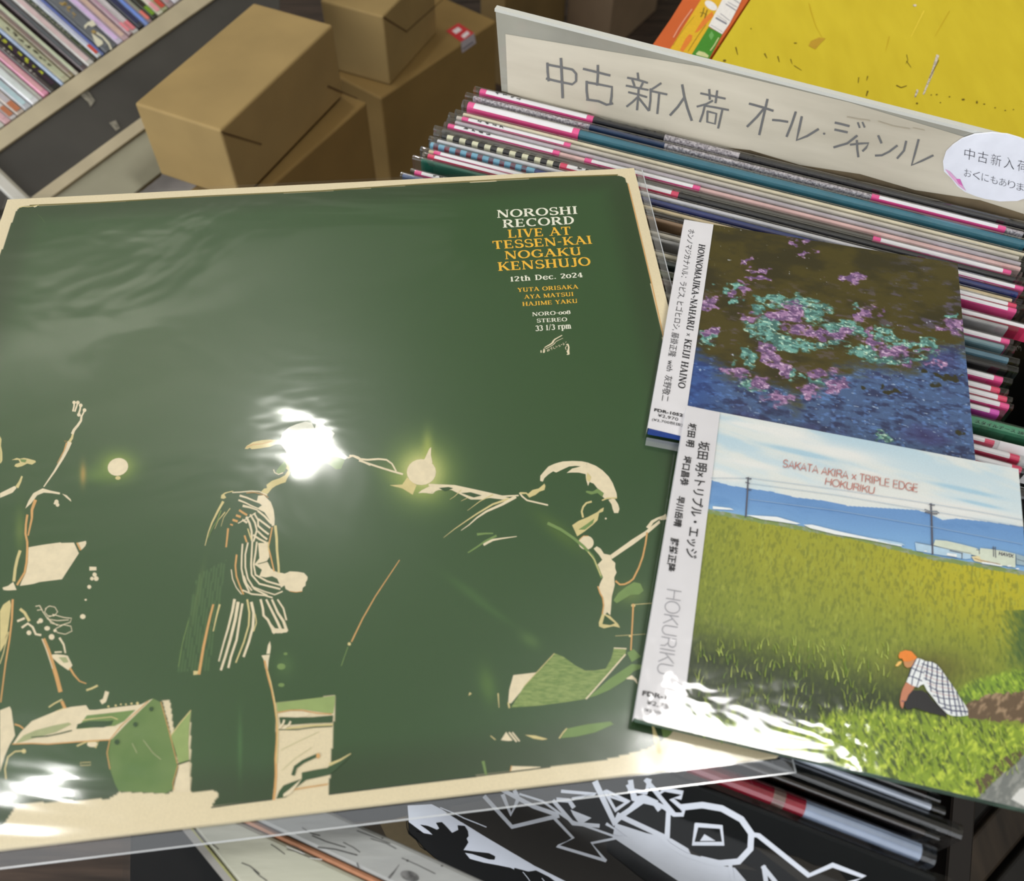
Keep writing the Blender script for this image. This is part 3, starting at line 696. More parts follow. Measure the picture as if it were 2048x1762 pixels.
# round torn paper sticker
rk = Ink(sb0 + sN * 0.0018, sN)
oval = [(1886, 322), (1892, 303), (1905, 290), (1924, 277), (1950, 268), (1985, 265), (2015, 268), (2042, 276), (2072, 292), (2090, 318), (2094, 345), (2084, 372), (2062, 392), (2035, 401), (2000, 402), (1970, 397), (1950, 391), (1930, 383), (1915, 372), (1902, 355), (1888, 342)]
pt = [rk.pt(*p) for p in oval]; n_ = len(pt); c_ = sum(pt) / n_
sti = empty('paper_sticker', c_ - ZV * 0.02, 'round torn white paper sticker with handwriting on the right of the acrylic sign', 'sticker')
T = tessellate_polygon([[Vector(p) for p in pt]])
V = [p + sN * 0.0004 for p in pt] + [p - sN * 0.0006 for p in pt]; F = [tuple(q) for q in T] + [(i, (i + 1) % n_, n_ + (i + 1) % n_, n_ + i) for i in range(n_)]
mesh('sticker_paper', V, F, mat((232, 234, 244), 0.6, 0.3, noise=0.04, scale=60, bump=0.3), sti)
hk = Ink(sb0 + sN * 0.0024, sN)
for i, ch in enumerate('中古新入荷'):
    x = 1928 + 26.5 * i; y = 317 + 6.0 * i; label_text(hk, 'k', ch, (x, y), (x + 20, y + 4.5), (x + 2, y - 22), offset=-0.018)
for i, ch in enumerate('おくにもあります'):
    x = 1928 + 17.5 * i; y = 352 + 4.6 * i; label_text(hk, 'k', ch, (x, y), (x + 14, y + 3), (x + 1, y - 15), offset=-0.018)
hk.poly('p', [(1890, 338), (1900, 343), (1914, 358), (1926, 372), (1932, 382), (1918, 372), (1900, 352)])
hk.poly('q', [(1912, 358), (1920, 358), (1926, 372), (1918, 368)])
hk.build('handwritten_lettering', sti, {'k': flat((40, 40, 48)), 'p': flat((222, 170, 206)), 'q': flat((214, 110, 180))})

# ================================================================== white painted plank ledge at the front
Zl = 0.792
fp = [at(x, y, Zl) for x, y in ((360, 1640), (545, 1640), (800, 1762), (460, 1762))]
ld = dirv(-20.5); ln_ = dirv(-110.5)
A0 = at(690, 1635, Zl)             # on the far edge
s0 = at(545, 1665, Zl); wA = np.dot(s0 - A0, ln_)
ed = at(394, 1681, Zl); ed2 = at(460, 1762, Zl)
lg = empty('painted_plank_ledge', A0 - ZV * Zl, 'worn grey-white painted wooden plank ledge at the bottom edge, before the graffiti cover', 'ledge')
M_PG = mat((178, 180, 178), 0.55, 0.35, c2=(150, 152, 152), scale=22, stretch=(1, 5, 1), bump=0.35, name='grey_white_paint')
M_PW = mat((200, 200, 184), 0.55, 0.35, c2=(176, 178, 160), scale=20, stretch=(1, 5, 1), bump=0.35, name='greenish_white_paint')
def endpt(v):                        # where the slanted left end cuts the line at distance v from the far edge
    e_ = (ed2 - ed); n2 = np.array([-e_[1], e_[0], 0]); q = A0 + ln_ * v; k = np.dot(ed - q, n2) / np.dot(ld, n2); return q + ld * k
def plank(v0, v1, m, name='plank', right=0.30, inset=0.0):
    a_, b_ = endpt(v0) + ld * inset, endpt(v1) + ld * inset; P = [a_, a_ + ld * right, b_ + ld * right, b_]
    V = [p for p in P] + [p - ZV * 0.018 for p in P]; return bevel(mesh(name, V, [(0, 3, 2, 1), (4, 5, 6, 7), (0, 1, 5, 4), (1, 2, 6, 5), (2, 3, 7, 6), (3, 0, 4, 7)], m, lg), 0.0012)
plank(0, wA - 0.0012, M_PG, inset=0.004); plank(wA + 0.0012, wA + 0.20, M_PW, inset=0.004)
plank(wA - 0.0010, wA + 0.0010, mat((168, 120, 92), 0.8, 0.2, noise=0.3, scale=60), 'bare_wood_seam', inset=0.004)
for m_, i0, i1 in ((mat((168, 166, 162), 0.6, 0.3, noise=0.1, scale=30), -0.004, 0.002), (mat((176, 176, 122), 0.6, 0.3, noise=0.1, scale=30), 0.002, 0.0038)):
    a_, b_ = endpt(wA * 0.4), endpt(wA + 0.20); P = [a_ + ld * i0, a_ + ld * i1, b_ + ld * i1, b_ + ld * i0]
    V = [p + ZV * 0.0002 for p in P] + [p - ZV * 0.018 for p in P]; mesh('end_strip', V, [(0, 3, 2, 1), (4, 5, 6, 7), (0, 1, 5, 4), (1, 2, 6, 5), (2, 3, 7, 6), (3, 0, 4, 7)], m_, lg)
lk = Ink(A0, ZV)
draw(lk, """
S L k 5 780,245 830,275 870,285
S L k 5 830,285 900,315 1000,345
S L k 4 990,320 1040,345 1075,370
S L k 6 860,345 950,355 1060,385
S L k 4 720,335 760,350 790,375
S L k 4 700,355 740,365 820,395 850,400
S L k 5 470,425 510,440 560,480
S L k 5 530,460 560,490 600,517
S L k 4 320,330 340,345 350,355
S L k 4 620,330 650,350 690,380
S L k 4 1060,260 1140,290 1230,325
S L k 4 1130,300 1210,325 1260,352
S L k 4 1290,400 1380,440 1460,480
S L k 5 1060,425 1065,440 1070,450
E L k 1318,413,6 1495,440,7,4 1190,297,5,4 1068,238,8,3
E L d 1330,492,50,26,0.3
S L d 14,4 1225,500 1250,470 1275,435
S L w2 4 700,340 740,358 790,378
S L w2 4 820,400 880,408
""", {'L': (300, 1560, 2.56)})
lk.build('paint_cracks', lg, {'k': flat((70, 70, 70), 0.8), 'd': mat((96, 96, 96), 0.8, 0.2, noise=0.5, scale=300), 'w': flat((236, 236, 232), 0.6)})
ap = A0 + ln_ * (wA + 0.04); V, F = boxvf(np.array([endpt(wA + .175)[0], endpt(wA + .175)[1], 0]) + ld * 0.02, ld * 0.25, ln_ * 0.02, ZV * (Zl - 0.0185)); mesh('apron', V, F, M_PG, lg)

# dark slatted shelf at lower right
ds = empty('slatted_shelf', (0.30, 0.10, 0.0), 'dark slatted wooden shelf low down at the bottom right corner', 'shelf')
sdv = dirv(40); snv = dirv(-50); zc = 0.42
o0 = at(2048, 1560, zc)
cols = [(24, 22, 20), (56, 47, 38), (30, 28, 26), (50, 43, 38), (38, 36, 36), (52, 48, 46), (42, 42, 46), (54, 54, 62), (40, 38, 42)]
for k in range(9):
    P = o0 - sdv * 0.38 + snv * (-0.03 + 0.026 * k); V, F = boxvf(P, sdv * 0.60, snv * 0.0235, ZV * (0.012 + 0.008 * (k % 3)))
    bevel(mesh('slat', V, F, mat(cols[k], 0.6, 0.3, noise=0.3, scale=12, stretch=(8, 1, 1)), ds), 0.002)
for q in (-0.30, 0.10):
    P = o0 + sdv * q - snv * 0.06 - ZV * zc; V, F = boxvf(P, sdv * 0.03, snv * 0.23, ZV * zc); mesh('support', V, F, M_CRATE, ds)
# ================================================================== compact disc rack, upper left
ra = dirv(63.6); rh = dirv(-26.4); rb = rh * math.cos(math.radians(33)) - ZV * math.sin(math.radians(33))
rN = np.cross(ra, rb); rN = rN if rN[2] > 0 else -rN
rQ = at(0, 303, 0.50)
def rp(x, y, l=0.0): return on(x, y, rQ, rN) + rN * l
M_RIM = mat((192, 180, 152), 0.55, 0.3, noise=0.08, scale=14, stretch=(1, 1, 1))
M_RFACE = mat((72, 70, 66), 0.6, 0.3, noise=0.10, scale=10)
M_RPALE = mat((160, 157, 136), 0.55, 0.3, noise=0.06, scale=12)
rk_ = empty('disc_rack', rp(200, 200) * np.array([1, 1, 0]), 'grey tilted display rack with pale wooden lips holding the discs', 'rack')
def rslab(name, px, m, top=0.0, thick=0.012):
    P = [rp(x, y, top) for x, y in px]; n = len(P); V = P + [p - rN * thick for p in P]
    F = [tuple(range(n))[::-1], tuple(range(n, 2 * n))] + [(i, (i + 1) % n, n + (i + 1) % n, n + i) for i in range(n)]
    return bevel(mesh(name, V, F, m, rk_), 0.001)
rslab('front_lip', [(-120, 349), (-120, 390), (560, -92), (560, -136)], M_RIM, 0.004, 0.02)
rslab('dark_face', [(-110, 383), (-60, 440), (78, 395), (330, 219), (560, 60), (560, -92)], M_RFACE, 0.0, 0.015)
rslab('lower_lip', [(-20, 458), (30, 452), (330, 231), (330, 205), (275, 243)], M_RIM, 0.005, 0.02)
rslab('pale_face', [(60, 430), (150, 470), (272, 384), (325, 343), (330, 235), (300, 255)], M_RPALE, 0.0, 0.012)
rslab('end_rail', [(-40, 310), (-60, 322), (60, 436), (78, 416)], mat((206, 204, 196), 0.4, 0.5, noise=0.05, scale=20), 0.006, 0.015)
rslab('end_groove', [(-40, 303), (-46, 309), (66, 416), (72, 412)], mat((150, 146, 132), 0.5, 0.4), 0.0065, 0.01)
rslab('bed', [(-420, 250), (-130, 352), (560, -135), (480, -420)], mat((40, 38, 36), 0.7, 0.2), -0.128, 0.01)
P0 = rp(-110, 383, -0.03); P1 = rp(560, -92, -0.03)
for nm, q in (('support', P0 * 0.75 + P1 * 0.25), ('support', P0 * 0.1 + P1 * 0.9)):
    q = q - rN * 0.0; V, F = boxvf(np.array([q[0], q[1], 0]) - rh * 0.17, ra * 0.02, rh * 0.12, ZV * (q[2] - 0.10)); mesh(nm, V, F, M_RFACE, rk_)
ik = Ink(rQ + rN * 0.0012, rN)
ik.poly('s', [(160, 190), (176, 181), (182, 190), (190, 202), (180, 215), (176, 205)]); ik.poly('s', [(218, 246), (232, 240), (240, 256), (232, 262)])
ik.build('scuff_marks', rk_, {'s': mat((132, 128, 116), 0.8, 0.2, noise=0.3, scale=200)})['kind'] = 'stuff'
CDS = [(-62, -46, (200, 196, 206), 'pale lilac compact disc case, leftmost at the frame edge'), (-45, -30, (60, 56, 60), 'dark compact disc case with thin silver lines, second from the left frame edge'),
       (-29, -16, (190, 188, 196), 'grey white compact disc case near the lower left rack end'), (-15, -2, (150, 120, 40), 'compact disc case with golden spine'),
       (0, 14, (214, 214, 206), 'white compact disc case just right of the golden one'), (15, 27, (228, 178, 188), 'white compact disc case with rose red line'),
       (28, 40, (226, 222, 226), 'bright clear compact disc case left of the terracotta labelled one'), (41, 55, (210, 196, 184), 'compact disc case with terracotta patch at its foot'),
       (56, 69, (196, 200, 210), 'bluish clear compact disc case with no insert'), (70, 83, (236, 238, 244), 'brightest white compact disc case in the row'),
       (84, 91, (206, 206, 202), 'thin light grey compact disc case beside the pink one'), (92, 103, (232, 148, 180), 'pink compact disc case'),
       (104, 112, (70, 66, 60), 'dark compact disc case with tiny grey lettering, right of the pink one'), (113, 126, (30, 30, 28), 'black compact disc case with yellow green and white lettering'),
       (127, 132, (168, 190, 226), 'slim light blue compact disc case'), (133, 146, (196, 194, 160), 'khaki compact disc case with dark lettering'),
       (147, 154, (138, 124, 92), 'slim brown compact disc case'), (155, 162, (206, 200, 186), 'clear beige compact disc case left of the dark gap'),
       (169, 179, (84, 72, 76), 'dark violet brown compact disc case with white specks'), (180, 192, (204, 202, 196), 'thick light grey compact disc case with white sheen'),
       (193, 199, (52, 48, 38), 'black compact disc case with fine lettering'), (200, 208, (206, 212, 216), 'silver compact disc case with red sticker at its foot'),
       (209, 214, (120, 140, 210), 'very slim periwinkle blue compact disc case'), (215, 238, (88, 92, 98), 'widest slate compact disc box with golden lettering and white figure'),
       (239, 250, (214, 206, 232), 'lavender white compact disc case'), (251, 262, (204, 172, 180), 'mottled pinkish compact disc case'),
       (263, 270, (176, 150, 156), 'mauve compact disc case with pink sticker at its foot'), (271, 282, (232, 232, 232), 'plain white compact disc case right of the pink stickered one'),
       (283, 293, (48, 50, 62), 'blue black compact disc case'), (294, 301, (128, 158, 232), 'sky blue compact disc case'),
       (302, 309, (150, 130, 134), 'slim rosy grey compact disc case with coral foot'), (310, 319, (44, 46, 36), 'black compact disc case with green foot'),
       (320, 330, (226, 226, 200), 'ivory compact disc case with pink dots at its foot'), (331, 342, (190, 196, 150), 'pale olive compact disc case with red sticker'),
       (343, 353, (168, 150, 150), 'greyish rose compact disc case'), (354, 364, (222, 218, 228), 'milky compact disc case'),
       (365, 374, (214, 212, 220), 'frosty compact disc case second from the right end'), (375, 386, (224, 228, 230), 'clear white compact disc case last at the right end')]
def rimy(x): return 262 - 0.716 * x
ysh = rN
for i, (x0, x1, c, lb) in enumerate(CDS):
    c = tuple(int(v * .86 + 30) for v in c)
    A = rp(x0, rimy(x0)); B = rp(x1, rimy(x1)); w = np.dot(B - A, ra) * 0.94
    o_ = A - rb * (0.0015 + 0.002 * random.random()); lift = random.uniform(-0.003, 0.001)
    e = empty('compact_disc', o_ - rb * 0.07 - rN * 0.12, lb, 'compact disc', 'compact discs standing in the grey rack')
    L = 0.142
    V, F = boxvf(o_ + rN * lift - rN * 0.12, ra * w, -rb * L, rN * 0.12); cs_ = bevel(mesh('case', V, F, mat(c, 0.22, 0.5, noise=0.12, scale=70, coat=0.5), e), 0.0007, 1)
    if w > 0.004:
        V, F = boxvf(o_ + rN * (lift + 0.0001) + ra * w * 0.2 - rb * 0.006, ra * w * 0.6, -rb * (L - 0.014), rN * 0.0003)
        c3 = tuple(min(255, max(0, v + random.choice((-12, -6, 10)))) for v in c); mesh('spine_insert', V, F, mat(c3, 0.3, 0.4, noise=0.06, scale=90), cs_)
    pl = o_ + rN * (lift + 0.0009)
    if 'lettering' in lb:
        V = []; F = []; n_ = 22 if 'fine' in lb or 'tiny' in lb else 11
        for k in range(n_):
            if random.random() < .12: continue
            q = pl - rb * (0.02 + 0.105 * k / n_) + ra * w * random.uniform(.26, .4); hh = 0.105 / n_
            for _ in range(3):
                v, f = boxvf(q - rb * random.uniform(0, hh * .5) + ra * w * random.uniform(0, .25), ra * w * random.uniform(.06, .26), -rb * hh * random.uniform(.12, .5), rN * 0.0001); b = len(V); V += v; F += [tuple(j + b for j in ff) for ff in f]
        lc = (200, 208, 60) if 'yellow' in lb else ((176, 150, 90) if 'golden' in lb else ((70, 64, 48) if 'khaki' in lb else (186, 182, 172)))
        mesh('spine_lettering', V, F, flat(lc), e)
    for wd_, cc in (('terracotta', (190, 120, 84)), ('red sticker', (206, 84, 70)), ('pink sticker', (238, 140, 150)), ('coral', (236, 130, 120)), ('green foot', (120, 160, 50)), ('pink dots', (232, 160, 168))):
        if wd_ in lb:
            V, F = boxvf(pl - rb * 0.004 + ra * w * .15, ra * w * .7, -rb * 0.013, rN * 0.0002); mesh('foot_sticker', V, F, flat(cc), e)
    if 'white figure' in lb:
        fk = Ink(pl + rN * 0.0003, rN)
        fk.poly('w', [(168, 52), (176, 44), (186, 40), (192, 50), (184, 54), (176, 50), (170, 58)]); fk.poly('w', [(183, 66), (205, 82), (206, 88), (196, 94), (190, 86)])
        fk.stroke('w', [(194, 66), (206, 74), (218, 88), (222, 98)], 4); fk.build('printed_figure', e, {'w': flat((224, 220, 196))})

# ================================================================== cardboard boxes
def carton(A, B, C, z, h, label, D=None, col=M_CARD, tall=None, ends=()):
    a = at(*A, z); b = at(*B, z); ex = b - a; d = np.array([-ex[1], ex[0], 0]); d /= np.linalg.norm(d)
    ln = np.dot(at(*C, z) - b, d); c = b + d * ln; dd = a + d * ln
    e = empty('cardboard_box', (a + c) / 2 - ZV * h, label, 'box', 'plain cardboard boxes piled on the floor')
    V = [p - ZV * h for p in (a, b, c, dd)] + [a, b, c, dd]
    F = [(0, 3, 2, 1), (4, 5, 6, 7), (0, 1, 5, 4), (1, 2, 6, 5), (2, 3, 7, 6), (3, 0, 4, 7)]
    o_ = bevel(mesh('carton_body', V, F, col, e), 0.003, 3)
    return e, a, b, c, dd, d
e, a, b, c, dd, d = carton((268, 206), (441, 261), (692, 56), 0.56, 0.092, 'small cardboard box on top, nearest the disc rack, with clean closed lid')
bn = (b - a) / np.linalg.norm(b - a)
ik = Ink(b + bn * 0.0008, bn)
flm = {'f': mat((146, 122, 78), 0.75, 0.2, noise=0.05, scale=14), 'd': flat((92, 68, 38), 0.8)}
ik.stroke('d', [(443, 264), (523, 288)], 3, 2, 3); ik.stroke('d', [(656, 172), (714, 197)], 3, 2, 3)
ik.build('flap_edges', e, flm)
b1 = 0.56 - 0.0925
carton((640, 215), (733, 198), (733, 197), b1, 0.02, 'x') if False else None
a2 = at(733, 198, b1); dq = dirv(62.0); n2 = dirv(152.0)
def carton2(front, dl, wl, z, h, label, ang=62.0, m=M_CARD):
    """front: bottom right... the corner nearest to view's right; dl along ang towards the back, wl to the left"""
    u = dirv(ang); w = dirv(ang + 90); P = [front, front + u * dl, front + u * dl + w * wl, front + w * wl]
    e = empty('cardboard_box', (P[0] + P[2]) / 2 * np.array([1, 1, 0]) + ZV * (z - h), label, 'box', 'plain cardboard boxes piled on the floor')
    V = [np.array([p[0], p[1], z - h]) for p in P] + [np.array([p[0], p[1], z]) for p in P]
    F = [(0, 3, 2, 1), (4, 5, 6, 7), (0, 1, 5, 4), (1, 2, 6, 5), (2, 3, 7, 6), (3, 0, 4, 7)]
    bevel(mesh('carton_body', V, F, m, e), 0.003, 3); return e
back = at(733, 198, b1)
b1 -= 0.004; carton2(back - dq * 0.36, 0.36, 0.075, b1, b1, 'taller cardboard box under the smallest one, its right side in shadow', m=mat((138, 112, 66), 0.75, 0.2, noise=0.05, scale=12))
z3 = 0.42; e3, a, b, c, dd, d = carton((640, 0), (766, 33), (900, -62), z3, 0.112, 'cardboard box with closed flaps standing on the one with the red label')
bn = (b - a) / np.linalg.norm(b - a); ik = Ink(b + bn * 0.0008, bn); ik.stroke('d', [(767, 34), (812, 62)], 3, 2); ik.stroke('d', [(812, 64), (890, -5)], 1.5)
ik.build('flap_edges', e3, flm)
z4 = z3 - 0.1125; f4 = at(762, 197, z4); u4 = dirv(54.0)
be = at(979, 35, z4); L4 = np.dot(be - f4, u4)
e4 = carton2(f4, L4, 0.20, z4, z4, 'large cardboard box with red and white label, under the flapped box', ang=54.0, m=mat((140, 114, 68), 0.75, 0.2, noise=0.05, scale=12))
ik = Ink(ZV * (z4 + 0.0006), ZV); ik.poly('r', [(892, 62), (917, 46), (948, 66), (922, 84)]); ik.poly('w', [(904, 62), (916, 54), (924, 60), (912, 68)], 2); ik.poly('w', [(922, 72), (934, 62), (940, 67), (928, 77)], 2)
ik.build('red_label', e4, {'r': flat((200, 44, 50)), 'w': flat((232, 222, 226))})
n4 = dirv(54.0 - 90); ik = Ink(f4 + n4 * 0.0008, n4); ik.poly('w', [(922, 84), (948, 66), (952, 86), (924, 106)]); ik.stroke('g', [(926, 98), (946, 84)], 3, lv=2); ik.build('white_label', e4, {'w': flat((196, 188, 196)), 'g': flat((120, 116, 124))})
def back_box(cx_, cy_, xr, xl, h, label, m, ang=58):
    P = at(cx_, cy_, 0); u = dirv(ang); w = dirv(ang + 90)
    def lenx(dv, X):
        lo, hi = 0, 2.0
        for _ in range(40):
            mid = (lo + hi) / 2; x, y = project([P + dv * mid])
            if (x[0] - X) * (1 if X > cx_ else -1) < 0: lo = mid
            else: hi = mid
        return lo
    return carton2(P, lenx(u, xr), lenx(w, xl), h, h, label, ang=ang, m=m)
back_box(1213, 112, 1312, 1130, 0.46, 'tall cardboard box with pale left side in the middle background', mat((130, 110, 88), 0.75, 0.2, noise=0.06, scale=10))
back_box(1008, 175, 1127, 962, 0.44, 'cardboard box standing right behind the left end of the acrylic sign', mat((128, 106, 68), 0.75, 0.2, noise=0.06, scale=10))
back_box(1335, 0, 1420, 1260, 0.30, 'pale green grey carton at the top centre edge', mat((130, 132, 104), 0.7, 0.2, noise=0.06, scale=10), ang=62)
# flat pale boards in the gap under the small box
pb = empty('flat_mailer_stack', at(340, 372, 0.26) * np.array([1, 1, 0]) + ZV * 0.0, 'pale flat mailers in the dark gap under the small cardboard box', 'mailers')
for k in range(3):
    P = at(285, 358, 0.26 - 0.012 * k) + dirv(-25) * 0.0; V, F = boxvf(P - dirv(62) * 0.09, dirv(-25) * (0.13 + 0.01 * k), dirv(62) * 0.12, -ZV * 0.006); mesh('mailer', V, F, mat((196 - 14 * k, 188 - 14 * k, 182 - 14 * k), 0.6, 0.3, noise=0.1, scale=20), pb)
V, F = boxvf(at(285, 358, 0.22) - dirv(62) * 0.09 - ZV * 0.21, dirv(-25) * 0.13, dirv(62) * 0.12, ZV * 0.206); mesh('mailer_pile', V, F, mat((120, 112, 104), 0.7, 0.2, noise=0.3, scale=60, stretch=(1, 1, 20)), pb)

# ================================================================== yellow panel and striped carton
zy = 0.745; ya = at(1425, 115, zy); yb = at(1500, 0, zy); yu = (yb - ya) / np.linalg.norm(yb - ya); yw = np.array([yu[1], -yu[0], 0])
y0 = ya - yu * 0.012
yp = empty('yellow_table', y0 + yu * 0.3 + yw * 0.3 - ZV * zy, 'bright yellow painted table top with scuffs and a white scratch behind the sign', 'table')
M_Y = mat((214, 192, 46), 0.55, 0.3, c2=(206, 183, 40), scale=22, stretch=(4, 1, 1), bump=0.12, name='yellow_paint')
M_Y.node_tree.nodes['Mapping'].inputs['Rotation'].default_value = (0, 0, -math.radians(65))
V, F = boxvf(y0 - ZV * 0.018, yu * 0.62, yw * 0.62, ZV * 0.018); bevel(mesh('painted_top', V, F, M_Y, yp), 0.0012)
for q, r in ((0.02, 0.03), (0.02, 0.56), (0.56, 0.03), (0.56, 0.56)):
    V, F = boxvf(y0 + yu * q + yw * r - ZV * zy, yu * 0.03, yw * 0.03, ZV * (zy - 0.018)); mesh('leg', V, F, M_Y, yp)
ik = Ink(ZV * (zy + 0.0002), ZV)
draw(ik, """
P Y b 868,250 880,225 925,205 962,210 935,235 905,270
S Y w 16,9 1575,305 1560,350 1545,400 1520,460 1498,515
S Y w 12,8 1465,495 1452,530
S Y k 5 1580,330 1550,390 1530,430
S Y k 7,3 470,260 480,300
S Y k 8,3 628,295 640,318
S Y k 7,3 700,310 708,340
S Y k 5,2 770,325 778,350
E Y k 408,332,9,6 380,250,7,4 1462,566,6,5 796,236,9,3 553,157,4,3
S Y k 4,2 790,360 830,385
S Y k 5,3 1143,425 1140,455
S Y k 6,3 1192,418 1186,440
S Y k 9,5 1192,500 1184,525
S Y k 4,2 1405,300 1412,330 1400,350
S Y k 6,4 1350,468 1375,480 1405,470
S Y k 4,2 1405,335 1430,370
E Y k 1540,520,4,3 1570,518,6,3 1640,530,5,3 1715,545,9,5 1790,560,5,8 1830,570,6,3 1890,590,5,3 1945,605,5,3 1990,600,4,3 1590,562,4,3
S Y o 3,1 870,20 890,90 910,150 945,210
S Y o 3,1 1640,60 1560,200
S Y o 3,1 1310,200 1290,280
S Y y 4,2 1500,60 1430,200
E Y w 1450,30,10,6
""", {'Y': (1300, 0, 2.738)})
sm_ = ik.build('scuff_marks', yp, {'b': flat((190, 150, 40), 0.8), 'w': mat((196, 186, 172), 0.8, 0.2, noise=0.4, scale=500), 'k': flat((104, 84, 14), 0.8), 'o': flat((196, 158, 12), 0.6), 'y': flat((250, 226, 80), 0.5)})
sm_['kind'] = 'stuff'
zc_ = zy - 0.003
def cpt(x, y, z=zc_): return at(x, y, z)
LL = cpt(1306, 89); LR = cpt(1420, 116)
cb = empty('striped_carton', (LL + LR) / 2 - ZV * zc_, 'orange, yellow and green printed carton left of the yellow table', 'carton')
def prism(name, px, z, th, m, par):
    P = [at(x, y, z) for x, y in px]; n = len(P); V = P + [p - ZV * th for p in P]
    F = [tuple(range(n))[::-1], tuple(range(n, 2 * n))] + [(i, (i + 1) % n, n + (i + 1) % n, n + i) for i in range(n)]
    return mesh(name, V, F, m, par)
prism('carton_body', [(1290, 112), (1342, 37), (1368, -5), (1420, -90), (1555, -90), (1498, -2), (1420, 116), (1405, 140)], zc_, 0.20, mat((206, 98, 46), 0.5, 0.35, noise=0.04, scale=20), cb)
V, F = boxvf(np.array([*(LL[:2] + 0.02), 0]), yu * 0.08, yw * 0.05, ZV * (zc_ - 0.201)); mesh('pedestal', V, F, M_CRATE, cb)
ik = Ink(ZV * (zc_ + 0.0002), ZV)
draw(ik, """
P U y 320,770 560,380 800,0 900,-200 1250,-200 1140,0 920,430 650,870
P U y1 320,770 650,870 620,930 290,830
P U g1 650,870 920,430 1140,540 935,920 900,980 620,930
P U o2 470,790 560,610 620,540 670,560 650,640 560,760 520,820
P U o2 700,520 760,420 840,300 980,180 1000,250 880,380 760,500
S U k3 7 600,810 680,680 780,530 880,390
S U k3 4 360,720 460,560 560,420 690,270
S U k3 16 850,130 830,210 800,270
S U k3 16 900,160 880,220 860,290
S U k3 10 790,200 850,210 890,240
E U w3 960,90,110,60,0.6
S U r2 22 370,590 450,450 550,300 660,150
P U l3 720,850 770,805 860,830 925,880 910,915 740,870
P U h3 925,560 970,490 1010,560 960,640
S U l3 16 950,800 1010,720 1080,600
P U w4 920,415 1135,545 1250,380 1380,130 1480,-80 1180,-80
S U b6 26 1040,290 1200,380
S U b6 8 1110,220 1250,330
S U b6 14 1195,70 1350,170
S U b6 8 1225,40 1370,120
S U b6 6 960,400 1140,510
S U b6 5 1060,250 1210,350
S U b6 10 1290,-20 1410,60
""", {'U': (1300, 0, 7.877)})
ik.build('printed_label', cb, {'y': flat((226, 180, 40)), 'g': flat((70, 140, 44)), 'o': flat((228, 130, 50)), 'k': flat((120, 100, 30)), 'w': flat((236, 232, 228)), 'r': flat((224, 150, 120)), 'l': flat((206, 210, 150)), 'h': flat((110, 170, 90)), 'b': flat((130, 130, 142))})

# ================================================================== the big record lying on the crate
ZL = 0.82
q_ = [(15, 399), (1268, 336), (1559, 1512), (-425, 1749)]
lp = empty('record_album', at(600, 1000, 0.8165), 'large green and cream record album with concert photograph lying across the crate', 'record')
C4 = [at(x, y, ZL) for x, y in q_]
P = [c for c in C4]; V = P + [p - ZV * 0.0032 for p in P]
bevel(mesh('jacket', [p - ZV * 0.0001 for p in P] + V[4:], [(0, 1, 2, 3)[::-1], (4, 5, 6, 7), (0, 1, 5, 4), (1, 2, 6, 5), (2, 3, 7, 6), (3, 0, 4, 7)], M_CREAM, lp), 0.0004, 1)
border = [(-8, 530), (0, 511), (31, 424), (38, 416), (50, 412), (90, 411), (200, 406), (330, 397), (420, 393), (640, 383), (700, 379), (845, 369), (980, 363), (1080, 356), (1160, 352), (1238, 351), (1249, 355), (1254, 366), (1300, 560), (1326, 680), (1356, 830), (1400, 1010), (1440, 1190),
          (1352, 1400), (1346, 1462), (1325, 1482), (1291, 1499), (1204, 1521), (1118, 1532), (1022, 1544), (657, 1588), (672, 1391), (552, 1406), (553, 1560), (545, 1598), (422, 1614), (430, 1600), (438, 1590), (434, 1583), (424, 1581), (382, 1586), (381, 1423), (343, 1476), (325, 1400), (340, 1400),
          (357, 1540), (346, 1584), (332, 1587), (239, 1584), (220, 1597), (35, 1608), (14, 1640), (-5, 1665), (-60, 1760), (-420, 1760), (-300, 1400)]
GR = np.array((55, 83, 50.)); 
